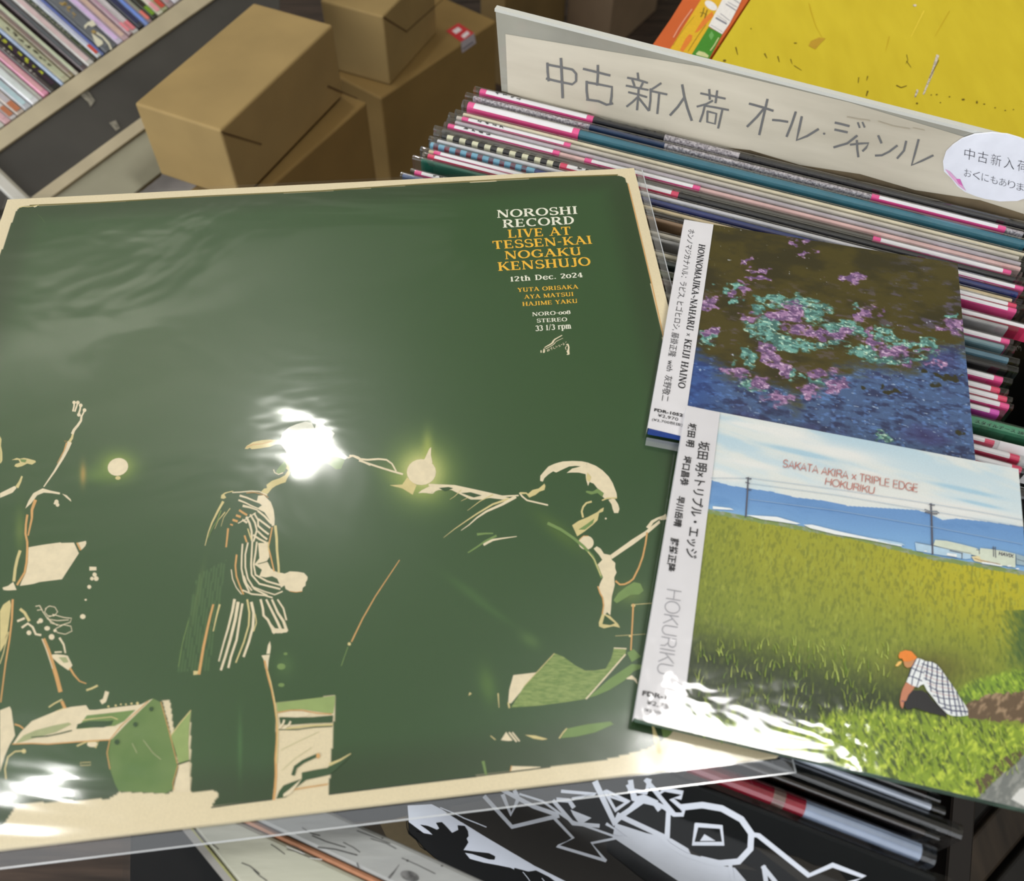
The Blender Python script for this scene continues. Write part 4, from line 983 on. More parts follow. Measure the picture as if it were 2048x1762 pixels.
def lp_colour(px, py, s, t):
    n = px.shape; c = np.zeros(n + (3,)) + np.array((228, 213, 179.))
    m = inpoly(px, py, border)
    g = np.zeros(n + (3,)) + GR
    g = mixc(g, (62, 90, 53), sm(0.2, 0.8, fbm(s * 3, t * 3, 3, 5)) * .35)
    # printed vignette and glows of the stage lamps
    ed = np.minimum(np.minimum(s, 1 - s), np.minimum(t, 1 - t)); g = mixc(g, (48, 62, 40), sm(0.075, 0.03, ed) * .55)
    def glow(x, y, r, col, k, ry=None, rot=0.):
        nonlocal g
        dx, dy = px - x, py - y; cr_, sr = math.cos(rot), math.sin(rot); a_ = (dx * cr_ + dy * sr) / r; b_ = (-dx * sr + dy * cr_) / (ry or r)
        g = mixc(g, col, np.exp(-(a_ ** 2 + b_ ** 2)) * k)
    glow(843, 945, 58, (170, 186, 90), .95); glow(843, 945, 34, (232, 220, 160), .9)
    glow(236, 932, 34, (150, 170, 70), .9, 26); glow(196, 950, 34, (110, 140, 60), .5, 16); glow(166, 948, 6, (190, 150, 80), .8, 22)
    glow(815, 968, 60, (130, 150, 70), .5, 14, 0.5); glow(855, 895, 10, (170, 180, 90), .7, 32)
    glow(1120, 1065, 60, (90, 116, 50), .55, 16, .7); glow(1262, 1188, 30, (120, 140, 70), .6, 20)
    glow(935, 1180, 50, (74, 108, 60), .5, 8, .6); glow(975, 1215, 60, (74, 108, 60), .5, 7, .6)
    glow(1060, 1280, 22, (90, 120, 66), .6, 12, .6); glow(975, 1370, 16, (88, 120, 58), .7, 36, -.2)
    glow(570, 1330, 18, (84, 116, 66), .5, 22); glow(520, 1520, 40, (62, 92, 60), .4, 40)
    glow(40, 1060, 10, (110, 130, 60), .6, 40); glow(480, 1490, 4, (80, 120, 70), .7, 60)
    glow(395, 1190, 5, (110, 130, 70), .4, 60, .2)
    # streaks of the shirt at far left of the singer's dress
    st_ = (np.sin((px + (py - 1200) * .16) * .95) > .25) & inpoly(px, py, [(395, 1150), (452, 1120), (420, 1340), (352, 1345)])
    g = mixc(g, (92, 124, 74), st_ * .55)
    c = np.where(m[..., None], g, c)
    # worn rim of the picture
    return c
M_LPP = attr_mat('album_print', rough=0.33, spec=0.4, grain=0.10, gscale=1500)
lpc = picture('printed_cover', C4, 620, lp_colour, M_LPP, lp, 0.0)
ik = Ink(ZV * ZL, ZV)
LC = {'A': (0, 780, 3.75), 'B': (0, 1200, 3.135), 'C': (340, 800, 3.915), 'D': (340, 1200, 3.525), 'E': (700, 850, 3.151), 'F': (640, 1150, 2.695), 'X': (0, 0, 1), 'J': (1060, 660, 20.48), 'K': (0, 380, 9.79)}
draw(ik, """
# worn edge of the picture
S X o 2.2 1256,368 1276,450 1300,552 1328,678
S X t 2.5 60,411 200,405 330,397 420,392 640,382 845,368 1080,355 1235,350
S K y2 14 370,352 450,330 560,335 660,322 760,300
P K c2 640,325 720,300 730,325 680,345
S K g 3 730,480 790,520 840,580 880,650
# raised arm at far left
S A c 12 558,95 556,120 548,158
S A c 12 585,95 575,125 562,160
S A c 14 606,115 600,150 588,188
S A c 12 634,152 625,175 614,195
E A c 556,94,13 584,95,14 606,116,14 634,152,14 592,186,14
S A c 16,22 612,196 608,230 585,265 556,300 545,325
S A y 14,22 548,330 540,360 522,388
S A t 12,6 486,384 540,392
S A c 34,8 520,400 505,440 470,510 410,610 330,725
S A o2 10,3 500,400 480,460 430,550
P A y 88,525 125,510 150,516 180,510 210,515 265,530 270,542 240,560 205,552 165,572 130,580 108,572 118,555 150,545 140,525
P A g2 150,520 200,525 190,545 160,540
P A c 0,775 60,745 110,720 125,735 95,770 60,785 0,810
S A y 26,12 130,725 150,690 165,650
P A c 250,775 320,738 380,755 450,770 450,784 390,775 330,770 280,790 268,805 235,850 190,890 215,830
P A c 465,778 500,790 530,820 535,838 500,810
P A y 0,345 12,370 8,420 18,470 18,530 5,552 0,550
S A o 16 205,940 195,1010 192,1080 205,1140 205,1210 200,1290 185,1370 130,1460
S A o 24,10 265,830 240,900 240,960 225,1030 212,1090
S A y 22 150,1210 130,1270 115,1340 105,1430
P A c 215,1180 330,1160 455,1143 460,1148 555,1145 592,1225 465,1420 400,1428 300,1440 250,1455 150,1470 160,1440 195,1370 210,1290
P A c 572,1148 645,1132 648,1150 640,1170 612,1200 600,1200
S A o2 12 580,1150 605,1200
P A c 20,1482 60,1470 100,1440 112,1470 125,1500 60,1504 25,1500
S A c 30,26 680,1340 716,1340
E A c 710,1385,16 722,1415,18 690,1415,14 670,1477,15 643,1574,9,7 622,1700,20,18 424,840,16,18 432,862,14 412,850,9
E A c1 885,578,78,66,-0.3
E A y 885,660,20,14
# lamp star, arm and shoulder of the bent singer
E E c1 450,298,92,82
P E c1 430,240 470,215 500,150 512,140 510,190 520,240
P E y 360,330 330,375 250,380 330,400 395,440 420,380
S E c 14,10 0,195 20,195 60,215 110,220 180,215 230,220 265,245 290,290
S E c 12 60,225 120,245 180,265 260,290 330,310
P C z 1150,175 1195,190 1240,225 1290,262 1265,300 1262,330 1290,385 1330,405 1400,450 1370,468 1300,440 1250,450 1210,470 1150,440 1180,400 1160,340 1120,260
P C g1 1165,460 1230,470 1300,440 1370,470 1340,540 1300,545 1240,500
S C c 9 1395,455 1440,435 1480,450 1520,490 1566,512
P E c 430,430 450,412 530,372 600,380 650,384 700,395 760,405 850,430 930,440 1010,463 960,470 880,460 830,470 760,470 700,440 640,410 560,410 500,430 460,428
P E G2 560,398 620,392 650,400 600,420
P E G2 700,430 760,425 830,445 780,458
S E c 14,9 500,378 660,385 860,428 960,450 1060,445
S E c 20,3 1040,455 960,500 860,545 800,585 750,630 700,665
S E y 14,2 1000,466 900,500 800,560 740,600 660,655 590,710
S E y 8,2 900,440 820,480 740,540
S E c 12,3 560,392 520,430 490,430
S E y 5,2 700,410 660,450 630,470
S E y 5,2 770,430 740,460 700,480
S E c 10 1070,430 1085,450 1115,475 1180,490 1245,505
S E y 12,8 1075,430 1110,430 1130,445
P E y 1115,440 1150,410 1190,400 1225,370 1232,385 1225,410 1195,420 1170,440 1130,458
P E c 1198,352 1200,320 1225,290 1250,262 1290,244 1340,230 1400,227 1460,229 1500,238 1475,262 1420,258 1380,262 1330,285 1300,300 1280,292 1250,312 1225,335 1215,358
P E c 1365,303 1400,275 1440,265 1490,250 1500,238 1550,258 1590,285 1630,325 1655,365 1680,430 1682,455 1650,462 1610,470 1590,450 1600,430 1560,400 1535,370 1510,360 1500,385 1488,345 1485,310 1440,300 1390,300
P E g1 1560,400 1600,430 1590,455 1610,470 1560,430 1520,440 1485,425 1490,415 1530,420
P E y2 1488,345 1510,360 1520,330 1495,300
P E c 1628,472 1650,465 1668,466 1690,500 1698,530 1690,555 1665,555 1655,530 1648,500
S E y 9 1590,475 1620,462 1680,460
S E y 12 1520,484 1490,492 1470,515 1460,545 1468,580
P E y 1400,632 1440,605 1500,580 1560,548 1580,530 1600,520 1595,545 1570,555 1560,600 1530,630 1480,670 1432,702
P E g2 1440,660 1500,620 1540,590 1530,620 1480,660
E E c 1488,742,48,44 1612,590,6
S E o2 4 1445,725 1470,700 1500,700
P E c 1535,780 1555,765 1580,780 1600,812 1640,820 1650,850 1672,870 1670,900 1680,930 1665,960 1668,1010 1650,1080 1645,1150 1640,1200 1620,1180 1605,1200 1590,1180 1598,1130 1590,1080 1565,1035 1575,1000 1595,960 1580,930 1560,905 1560,880 1590,850 1570,820
S E o2 8 1562,1020 1575,1060 1592,1090 1598,1140 1590,1190
P E c 1640,820 1780,720 1860,670 1950,600 1955,618 1870,690 1790,750 1650,845
S E c 24,10 1880,645 1905,610 1940,590 1985,572
P E c 1940,590 1990,560 1998,595 1960,600
S E o 11 1872,680 1862,750 1845,830 1820,900 1785,970 1760,990 1730,1004 1700,1006 1675,985
P E y 1590,1185 1640,1205 1690,1255 1702,1278 1660,1268 1600,1282 1570,1270 1568,1245
P E G2 1605,1200 1670,1250 1640,1262 1590,1255
P E g1 1660,1105 1690,1060 1740,1020 1790,990 1830,1000 1850,1045 1820,1070 1770,1070 1720,1100 1680,1125
P E c 1690,1065 1740,1045 1750,1075 1700,1110
S E o 11,9 1785,1130 1780,1240 1770,1418
S E y 4 1785,1132 1900,1124
S E y 3 1672,1330 1860,1318
E E y 1785,1138,14,10 1765,1330,9,7
S E c 18,4 845,752 900,725 960,715 1050,703
S E g1 16,8 805,690 850,685 900,684
S E g1 8,14 745,805 800,770 850,735 920,700
S E g1 20,14 1250,622 1330,660 1410,715 1470,765 1530,830 1560,900 1585,960
S E y2 6 1500,800 1540,850 1560,900 1580,950
S E o 5,9 312,852 240,960 160,1080 80,1220 10,1365
E F y 158,372,9
S F g1 4 150,390 115,490
# loudspeaker grille and monitor
P F c 1042,540 1168,525 1090,620 1030,692 1014,692 1020,620
P F s 1262,422 1310,440 1380,490 1430,515 1480,515 1540,505 1570,450 1585,390 1650,395 1648,425 1560,530 1435,668 1330,685 1180,705 1030,715 1100,600 1190,500
S F c2 8 1435,668 1545,545 1645,430
S F c2 6 1585,395 1650,398
S F y2 4 1262,424 1190,502 1100,600
P F g1 1440,665 1560,560 1680,480 1735,485 1740,500 1690,520 1640,570 1560,620 1490,650
P F g1 1655,420 1690,400 1730,440 1680,470
P F c 1645,560 1680,540 1705,560 1712,590 1690,565
S F y 9 1015,690 1020,715
S F y 7,3 960,640 965,715
P F c 975,890 1003,846 1038,892 1015,895
S F c 9 1020,850 1058,897
S F c 8 1038,850 1074,895
P F y 1105,862 1160,865 1228,884 1200,890 1150,882
S F y 7 1330,828 1310,850 1290,880
P F g1 1332,828 1440,805 1565,790 1582,805 1480,850 1380,872 1298,880
S F y 5 920,868 945,888
S F g1 16,10 880,1008 895,1076
P F c 1026,1060 1030,1030 1190,1034 1185,1040 1170,1048 1100,1052 1045,1060
S F o2 5 1026,1058 1032,1030
P F y 1786,800 1800,815 1825,880 1845,960 1832,965 1818,960 1800,900
P F g1 1840,830 1880,815 1905,835 1880,870 1850,880
P F y 800,652 806,632 818,640
# singer in the striped dress
P C y 585,382 600,360 650,330 720,315 780,310 840,314 900,330 890,350 830,345 780,368 700,380 640,386 625,375 605,385
S C o2 5 600,372 650,350 720,345 800,325
P C z 860,330 880,260 930,215 990,190 1060,170 1110,180 1150,260 1140,340 1160,420 1130,480 1060,510 990,520 950,490 930,440 900,390
P C y 880,505 905,465 935,455 958,500 950,530 962,545 940,560 935,585 915,620 905,645 870,655 830,672 800,692 765,735 740,740 712,720 735,695 760,690 755,665 800,632 860,612 900,590 925,550 900,530
P C g2 830,560 860,520 900,480 915,520 900,560 870,580 840,585
S C c2 8 812,548 820,570 850,585 885,572
P C y 398,770 402,745 430,725 485,712 500,716 450,728 425,740 440,765 420,775
S C c 9 490,725 550,722 640,714 700,718 760,745
S C o2 5 600,730 660,725 740,745 770,765
P C c 690,750 735,745 790,800 812,860 820,930 818,980 800,990 780,940 740,880 700,860 685,850 720,825 680,795
S C c 16,10 550,750 600,765 660,790 720,812
S C c 14,9 540,785 590,805 640,830 690,850
S C c 20,10 575,830 620,840 685,862
S C o 16 545,865 575,885 600,900
S C o 18 522,905 550,915
S C o 18 495,940 525,950
S C o 12 475,975 490,980
S C c 8 535,965 600,930 670,885
S C c 15 690,870 740,910 790,965
S C c 15 695,935 735,965 782,1000
S C c 15 690,985 730,1020 770,1050
S C c 15 690,1030 725,1065 758,1090
S C c 15 655,1060 700,1090 750,1115
S C c 16 570,940 600,960
S C c 18,14 600,920 625,970 640,1030 640,1100
S C c 14 630,900 665,960 680,1020 655,1105
S C c 14 660,890 690,940 690,985
S C o 14 585,1065 600,1110
S C y 10 610,1010 625,1060 635,1090
S C o 16,12 455,1010 450,1060 440,1150
S C y 20,5 415,800 375,870 330,960 300,1040 275,1140
S C g2 10,4 400,870 370,950 330,1010 300,1080
S C y 8,3 430,880 380,940 350,1010
S C y 6,3 470,850 420,920 400,990
S C o 14,12 522,1215 512,1300 520,1380 545,1450 575,1520
S C c 8 480,1330 490,1400 520,1470 560,1520
S C c 13 568,1130 562,1220 560,1320 580,1420 620,1500
S C c 13 610,1120 590,1210 590,1310 610,1400 660,1480 760,1530
S C c 14 645,1110 640,1200 635,1290 640,1370 700,1440 860,1480
S C c 14 680,1115 670,1200 655,1290 670,1370 760,1420 880,1455
S C c 12 580,1380 600,1440 640,1490
S C c 10 640,1460 740,1500 820,1525 880,1500
S C c 12 570,1490 640,1520 740,1530 800,1548
P C c 690,1120 740,1120 770,1110 772,1170 778,1230 760,1260 790,1320 830,1345 890,1358 905,1400 900,1450 870,1470 840,1400 800,1380 750,1390 700,1380 720,1330 680,1300 660,1290 700,1240
S C G3 5 690,1285 730,1275 770,1262
P C c1 850,1355 900,1360 940,1343 1000,1346 1050,1355 1078,1385 1075,1410 1062,1430 1062,1455 1040,1470 1035,1500 990,1507 940,1500 905,1480 895,1440 890,1400
S C o3 5 940,1500 990,1507 1035,1500
S C y 22,16 825,990 835,1080 838,1180 850,1300 852,1350
S C o 11 800,1000 785,1080 770,1150 790,1230 815,1340
S C y 8 770,1120 772,1180
# dress skirt
S D o 14,20 305,35 285,110 262,210 235,340 205,520
S D y 14,8 350,35 330,110 305,220
S D c 20,10 455,0 440,80 410,200 380,300 345,430
S D c 22,16 480,20 460,140 425,280 390,400 360,492
S D c 16,16 510,30 490,150 470,280 430,400 412,475
S D y 14,10 545,0 560,90 555,180 520,300 465,440
S D c 20,16 575,20 590,90 585,190 555,300 520,398
S D y 8 600,100 610,160 590,220
S D c 16,18 640,0 655,60 660,110 690,140 715,190 735,232
S D c 14,20 680,0 720,80 760,160 790,228
S D c 14,22 720,0 760,90 800,150 822,215
S D c 12 760,0 800,60 820,140
P D c 700,150 740,200 830,205 825,228 760,235 720,232
P D c 705,290 712,330 705,380 680,380 690,320
P D c 645,392 705,385 695,430 690,500 670,480 660,420
S D o 14,18 668,430 690,530 720,640 740,740 755,850 755,980 745,1120 748,1230 740,1340 732,1405
S D y2 6,8 690,500 712,580 735,690 750,800 762,900 760,1000 752,1150
P D y 165,500 210,500 205,525 165,530
S D g1 5 60,470 90,300 130,150
E D g1 815,380,14,10 785,470,30,22 785,600,22,14
# platform between the figures
P D p1 750,725 880,710 1040,690 1165,675 1160,740 1150,800 1090,795 1020,785 930,770 850,775 760,795
S D o3 7 760,795 850,778 930,778 1040,800 1140,805
P D c2 760,805 850,785 930,785 990,800 960,822 900,830 800,825
P D G3 770,828 870,830 1000,828 1150,815 1146,865 1000,870 860,880 780,880
S D c4 14 770,905 800,870 805,850
S D c4 14 800,910 840,880 850,860
S D y4 12 800,912 960,890 1145,880
S D G4 6 770,915 900,915 1020,898 1142,892
S D G4 26,22 870,1230 885,1180 940,1140 1040,1095
E D o5 1045,1100,14,18
P D G4 930,1218 1020,1200 1110,1185 1130,1165 1280,1075 1262,1112 1130,1232 960,1270 880,1330 815,1392 750,1402 770,1350 800,1310 850,1290 930,1262
S D y5 22,6 1130,1160 1200,1130 1275,1085
P D c6 840,1340 930,1262 905,1300 850,1370 800,1392 800,1370
S D o5 8 860,1340 980,1320 1112,1300
S D q2 4 780,1060 900,1000 1050,930
S D q2 4 790,1200 880,1120 1000,1040
# triangle and floor by the amplifier
P D p1 150,778 140,850 130,1010 135,1135 65,1160 35,1050 5,965 70,870
S D y2 7 5,960 70,870 148,780
P D c1 65,1162 135,1140 145,1358 20,1350 35,1290 60,1190
S D G3 10,8 55,1160 140,1132
# amplifier
P B m 925,630 960,618 1005,640 1025,680 1060,820 1090,940 1116,1040 1100,1110 1080,1150 1085,1185 1040,1212 900,1205 745,1200 720,1150 690,1060 670,960 690,880 760,790
P B c1 80,905 130,830 200,760 260,735 345,700 440,672 540,660 560,690 600,690 740,672 885,655 930,632 960,618 800,770 700,875 560,885 430,895 300,905 200,900
P B g3 520,760 545,725 640,715 730,705 850,690 780,760 720,790 600,800 480,810
P B G4 488,780 560,760 680,760 715,755 700,785 650,800 560,800 480,808
S B y5 6 520,755 600,745 700,735 740,750
S B G4 7 200,862 300,855 380,838 450,820
P B h3 100,900 150,850 220,820 330,790 430,770 450,780 350,830 240,860 140,890
S B o3 7 80,905 200,900 300,905 430,895 560,885 690,878
S B o3 5 690,878 760,790 850,710 930,635
S B o3 6 690,878 672,960 690,1060
S B o3 5 1010,640 1060,820 1116,1040 1085,1150 1090,1190
S B y 10 485,915 540,890 620,885 600,925
E B c 580,905,34,18
S B y 4 505,1020 570,1018 568,1035 505,1038 505,1020
E B G5 950,685,13 850,782,14 735,892,16
S B q4 3 830,900 860,960
S B q4 3 900,880 960,960 1010,1000
S B y 9 38,1120 32,1060 50,985 95,950 160,945
E B y 150,948,14
P B c 0,692 30,680 62,668 72,690 80,750 95,850 60,910 30,980 0,1080
# left lower stage gear
P B y 0,70 20,30 62,0 70,30 55,150 40,260 0,330
S B o 14,8 80,0 75,120 60,250 35,400 5,640
S B y 6 30,250 55,200 20,340 0,400
S B y 18 130,60 155,80 182,128
S B c 14 112,132 152,116
S B c 14 140,172 175,148 205,170 225,215 255,220
E B c 182,206,15 255,130,15 240,140,9 296,178,18,14 324,232,18 345,192,10 519,104,17,15
S B c 6 225,40 250,35 265,60 235,65
S B c 5 285,55 310,38 345,45 362,75 340,100 300,100 280,75 290,55
S B c 5 330,90 400,110 450,115 440,140 380,160 320,145 300,110 340,95
S B c 5 350,180 400,155 445,165 452,195 410,215 360,205 350,185
S B c 5 300,120 360,130 430,125
S B c 5 250,40 270,75 300,120 360,160
S B o 24,26 275,250 300,310 330,400 355,480 378,570
S B c2 6 265,245 295,320 330,430
P B c 315,345 350,340 400,345 425,350 455,410 430,442 370,400 320,355
P B h2 370,360 415,360 430,390 400,395
S B o 14,6 440,430 465,470 500,510 540,524
S B c 14,10 375,240 400,280 410,330
S B c 9 345,328 385,326
S B y 12 545,565 575,555 610,538
P B c 660,570 685,578 665,640 640,655 625,630 645,620
S B y 9 308,672 340,650 388,625
S B o 20 390,640 408,680
E B y 680,668,7 726,662,7 758,655,6 790,655,6 825,650,7 862,648,9
S B y 7 310,735 350,700 400,680
S B o 10 95,780 125,790 145,805
# right end of the cream stage floor
S X d 2.5 423,1615 480,1607 544,1599
S X d 2.5 658,1589 800,1571 950,1553 1100,1534
# small emblem under the text
S J c 32,70 600,722 700,660 800,610 900,545 950,470
S J c 70,30 930,520 970,440 1020,385 1150,310 1310,222
S J c 26 640,780 760,715 900,640 1000,565 1045,500
S J c 22,16 1065,475 1200,405 1350,340
E J c 453,885,26,56
P J c 560,760 605,760 600,840 630,830 600,930 560,942 525,930 535,850
S J c 22 700,860 740,800 800,790 790,840 740,860 715,880
S J c 18 840,770 890,720
S J c 18 860,730 900,760 890,820
S J c 18 950,690 960,750 1000,770 1035,745
S J c 18 1055,660 1080,710 1125,680
S J c 18 1160,640 1215,625 1240,660 1200,690
S J c 18 1275,610 1320,590
S J c 18 1355,530 1385,630
S J c 16 1375,585 1425,570
S J c 16 1445,515 1490,490
P J c 1475,590 1520,565 1570,570 1600,640 1620,720 1610,850 1625,1000 1540,1025 1485,1005 1545,970 1495,880 1530,830 1560,720 1530,630 1495,620
S J c 26 1490,660 1450,740 1480,810
""", LC)
T = (900, 380, 4.551)
for col, body, bl, br, tl in (('W', 'NOROSHI', (430, 255), (1160, 218), (427, 185)), ('W', 'RECORD', (482, 345), (1132, 310), (478, 273)), ('Y', 'LIVE AT', (530, 438), (1102, 408), (524, 364)),
                              ('Y', 'TESSEN-KAI', (395, 540), (1295, 490), (385, 466)), ('Y', 'NOGAKU', (503, 632), (1195, 592), (497, 560)), ('Y', 'KENSHUJO', (440, 738), (1285, 688), (432, 660)),
                              ('W', '12th Dec. 2024', (552, 835), (1210, 795), (548, 788)), ('Y', 'YUTA ORISAKA', (615, 930), (1170, 898), (612, 894)), ('Y', 'AYA MATSUI', (675, 992), (1125, 965), (672, 957)),
                              ('Y', 'HAJIME YAKU', (660, 1058), (1160, 1028), (657, 1022)), ('W', 'NORO-008', (750, 1150), (1098, 1128), (748, 1116)), ('W', 'STEREO', (793, 1208), (1068, 1195), (790, 1174)), ('W', '33 1/3 rpm', (778, 1285), (1105, 1262), (775, 1232))):
    bl, br, tl = crop(*T)([bl, br, tl]); serif_line(ik, col, body, bl, br, tl)
LM = {'c': flat((233, 218, 186)), 'y': flat((216, 200, 142)), 'o': flat((216, 166, 104)), 't': flat((120, 110, 60)), 'g': flat((118, 146, 84)), 'G': flat((55, 83, 50)), 'h': flat((170, 176, 130)), 'p': flat((150, 170, 104)),
      'm': mat((92, 124, 66), 0.45, 0.35, c2=(118, 142, 84), scale=60), 'q': flat((200, 196, 156)), 'd': flat((40, 60, 44)), 'z': flat((222, 222, 206)),  # z: lamp reflection on the sleeve, painted as bright patches over face and arm
      's': mat((106, 134, 70), 0.45, 0.35, c2=(150, 166, 100), scale=420, stretch=(1, 4, 1)), 'W': flat((243, 240, 222)), 'Y': flat((246, 190, 62))}
ik.build('picture_lettering_and_glare', lpc, LM)
# clear outer sleeve of the big record
def offs(i, dx, dy):
    r = (C4[1] - C4[0]) / np.linalg.norm(C4[1] - C4[0]); dn_ = (C4[2] - C4[1]) / np.linalg.norm(C4[2] - C4[1]); return C4[i] + r * dx + dn_ * dy
f4_ = [offs(0, -0.001, -0.0015), offs(1, 0.0006, -0.0015), offs(2, 0.0006, 0.0012), offs(3, -0.001, 0.0012)]
g_ = 90; s_, t_ = np.meshgrid(np.linspace(0, 1, g_), np.linspace(0, 1, g_)); sv, tv = s_[..., None], t_[..., None]
PP = (f4_[0] * (1 - sv) + f4_[1] * sv) * (1 - tv) + (f4_[3] * (1 - sv) + f4_[2] * sv) * tv
hz_ = 0.0007 + 0.0012 * (fbm(s_ * 2.2 + t_ * 1.5, t_ * 4.5 - s_ * 1.0, 2, 91) - .35) * sm(0, .08, np.minimum(np.minimum(s_, 1 - s_), np.minimum(t_, 1 - t_)))
PP[..., 2] = ZL + np.clip(hz_, 0.0005, 0.0012)
idx = np.arange(g_ * g_).reshape(g_, g_); F = np.stack([idx[:-1, :-1], idx[1:, :-1], idx[1:, 1:], idx[:-1, 1:]], -1).reshape(-1, 4)
M_LPF = film('album_outer_sleeve', tint=(0.985, 0.99, 0.985), rough=0.10, ior=1.5, bump=0.28, bscale=9, stretch=(1, 1.6, 1), gain=1.0, dist=0.004)
o = mesh('plastic_sleeve', PP.reshape(-1, 3), F, M_LPF, lp, smooth=True)
zs = ZL - 0.0030
fo = [offs(0, -0.0010, -0.0018), offs(1, 0.0052, -0.0018), offs(2, 0.0052, 0.0050), offs(3, -0.001, 0.0050)]
lo_ = [np.array([*p[:2], zs]) for p in fo]; hi = [np.array([*p[:2], ZL + 0.0005]) for p in f4_]
mesh('sleeve_margin', lo_ + hi, [(1, 2, 6, 5), (2, 3, 7, 6)], film('sleeve_margin', rough=0.12, ior=1.5, bump=0.2, bscale=30, gain=1.5, haze=0.05, dist=0.001), lp)
M_SEAM = mat((206, 210, 214), 0.15, 0.7, coat=0.5)
for a_, b_ in ((lo_[3], lo_[2]), (lo_[1], lo_[2])):
    dv = (b_ - a_) / np.linalg.norm(b_ - a_); sd_ = np.array([-dv[1], dv[0], 0])
    V, F = boxvf(a_ - sd_ * 0.0003, b_ - a_, sd_ * 0.0004, ZV * 0.0003); mesh('sleeve_seam', V, F, M_SEAM, lp)

# ================================================================== two paper-sleeved compact discs
def card_disc(name, label, TLp, TRp, BLp, zt, zb, ncell, colour, material, side, obi, thick=0.0046):
    tl = at(*TLp, zt); bl = at(*BLp, zb); tr0 = at(*TRp, zt); N = np.cross(bl - tl, tr0 - tl); N /= np.linalg.norm(N)
    tr = on(*TRp, tl, N); br = tr + bl - tl
    e = empty('compact_disc', (tl + br) / 2 - N * thick, label, 'compact disc')
    P = [tl, tr, br, bl]; V = [p - N * 0.0001 for p in P] + [p - N * thick for p in P]
    bevel(mesh('card_case', V, [(0, 1, 2, 3)[::-1], (4, 5, 6, 7), (0, 1, 5, 4), (1, 2, 6, 5), (2, 3, 7, 6), (3, 0, 4, 7)], side, e), 0.0005, 1)
    cv_ = picture('printed_cover', P, ncell, colour, material, e, 0.0)
    ob = [on(x, y, tl + N * 0.0003, N) for x, y in obi]; lft = (tl - tr) / np.linalg.norm(tl - tr) * 0.0004
    ob[0] = tl + N * 0.0003 + lft; ob[3] = bl + N * 0.0003 + lft
    V = ob + [p - N * (thick + 0.0007 if i in (0, 3) else 0.0003) for i, p in enumerate(ob)]
    ob_ = mesh('paper_obi', V, [(0, 1, 2, 3)[::-1], (3, 0, 4, 7)], mat((212, 210, 213), 0.4, 0.4, noise=0.02, scale=60), e)
    return e, P, N, ob_, cv_
TEAL = [(760, 460, 70, 20), (900, 482, 90, 26), (980, 530, 55, 38), (1100, 600, 80, 26), (1200, 625, 40, 12), (700, 600, 60, 42), (740, 650, 60, 30), (800, 675, 60, 30), (870, 700, 60, 20), (960, 690, 60, 16), (1080, 682, 60, 12), (620, 760, 32, 34), (600, 715, 20, 20), (870, 840, 22, 24), (630, 895, 46, 26), (1220, 730, 55, 26), (1290, 765, 60, 14), (1370, 775, 60, 12),
        (1340, 620, 28, 28), (1540, 680, 40, 14), (1380, 690, 40, 14), (1460, 690, 40, 18), (1500, 765, 50, 10), (1190, 495, 30, 8), (530, 400, 40, 12), (700, 510, 40, 16), (560, 470, 30, 10), (410, 640, 40, 26), (440, 690, 30, 12), (1560, 720, 40, 10), (1320, 1170, 16, 24), (960, 870, 30, 12), (1690, 560, 12, 6)]
PURP = [(850, 520, 60, 34), (790, 560, 60, 26), (870, 560, 60, 26), (900, 610, 50, 26), (1000, 635, 60, 18), (1090, 640, 46, 22), (740, 740, 46, 36), (800, 800, 40, 30), (820, 840, 30, 16), (680, 880, 46, 22), (1270, 650, 30, 36), (1290, 690, 34, 24), (1370, 725, 60, 20), (1250, 530, 36, 30), (1220, 550, 20, 20), (1680, 600, 50, 18), (1440, 792, 46, 10), (1000, 840, 70, 14), (620, 545, 36, 16), (440, 460, 36, 18), (425, 490, 16, 20),
        (430, 622, 46, 12), (590, 420, 26, 26), (875, 170, 24, 10), (920, 222, 34, 9), (1150, 345, 56, 14), (1210, 130, 30, 10), (1180, 160, 20, 8), (680, 360, 40, 6), (780, 970, 60, 30), (940, 940, 40, 30), (1060, 910, 60, 24), (560, 830, 40, 20), (1620, 780, 40, 8), (625, 270, 14, 12), (700, 310, 50, 6), (1580, 715, 30, 10)]
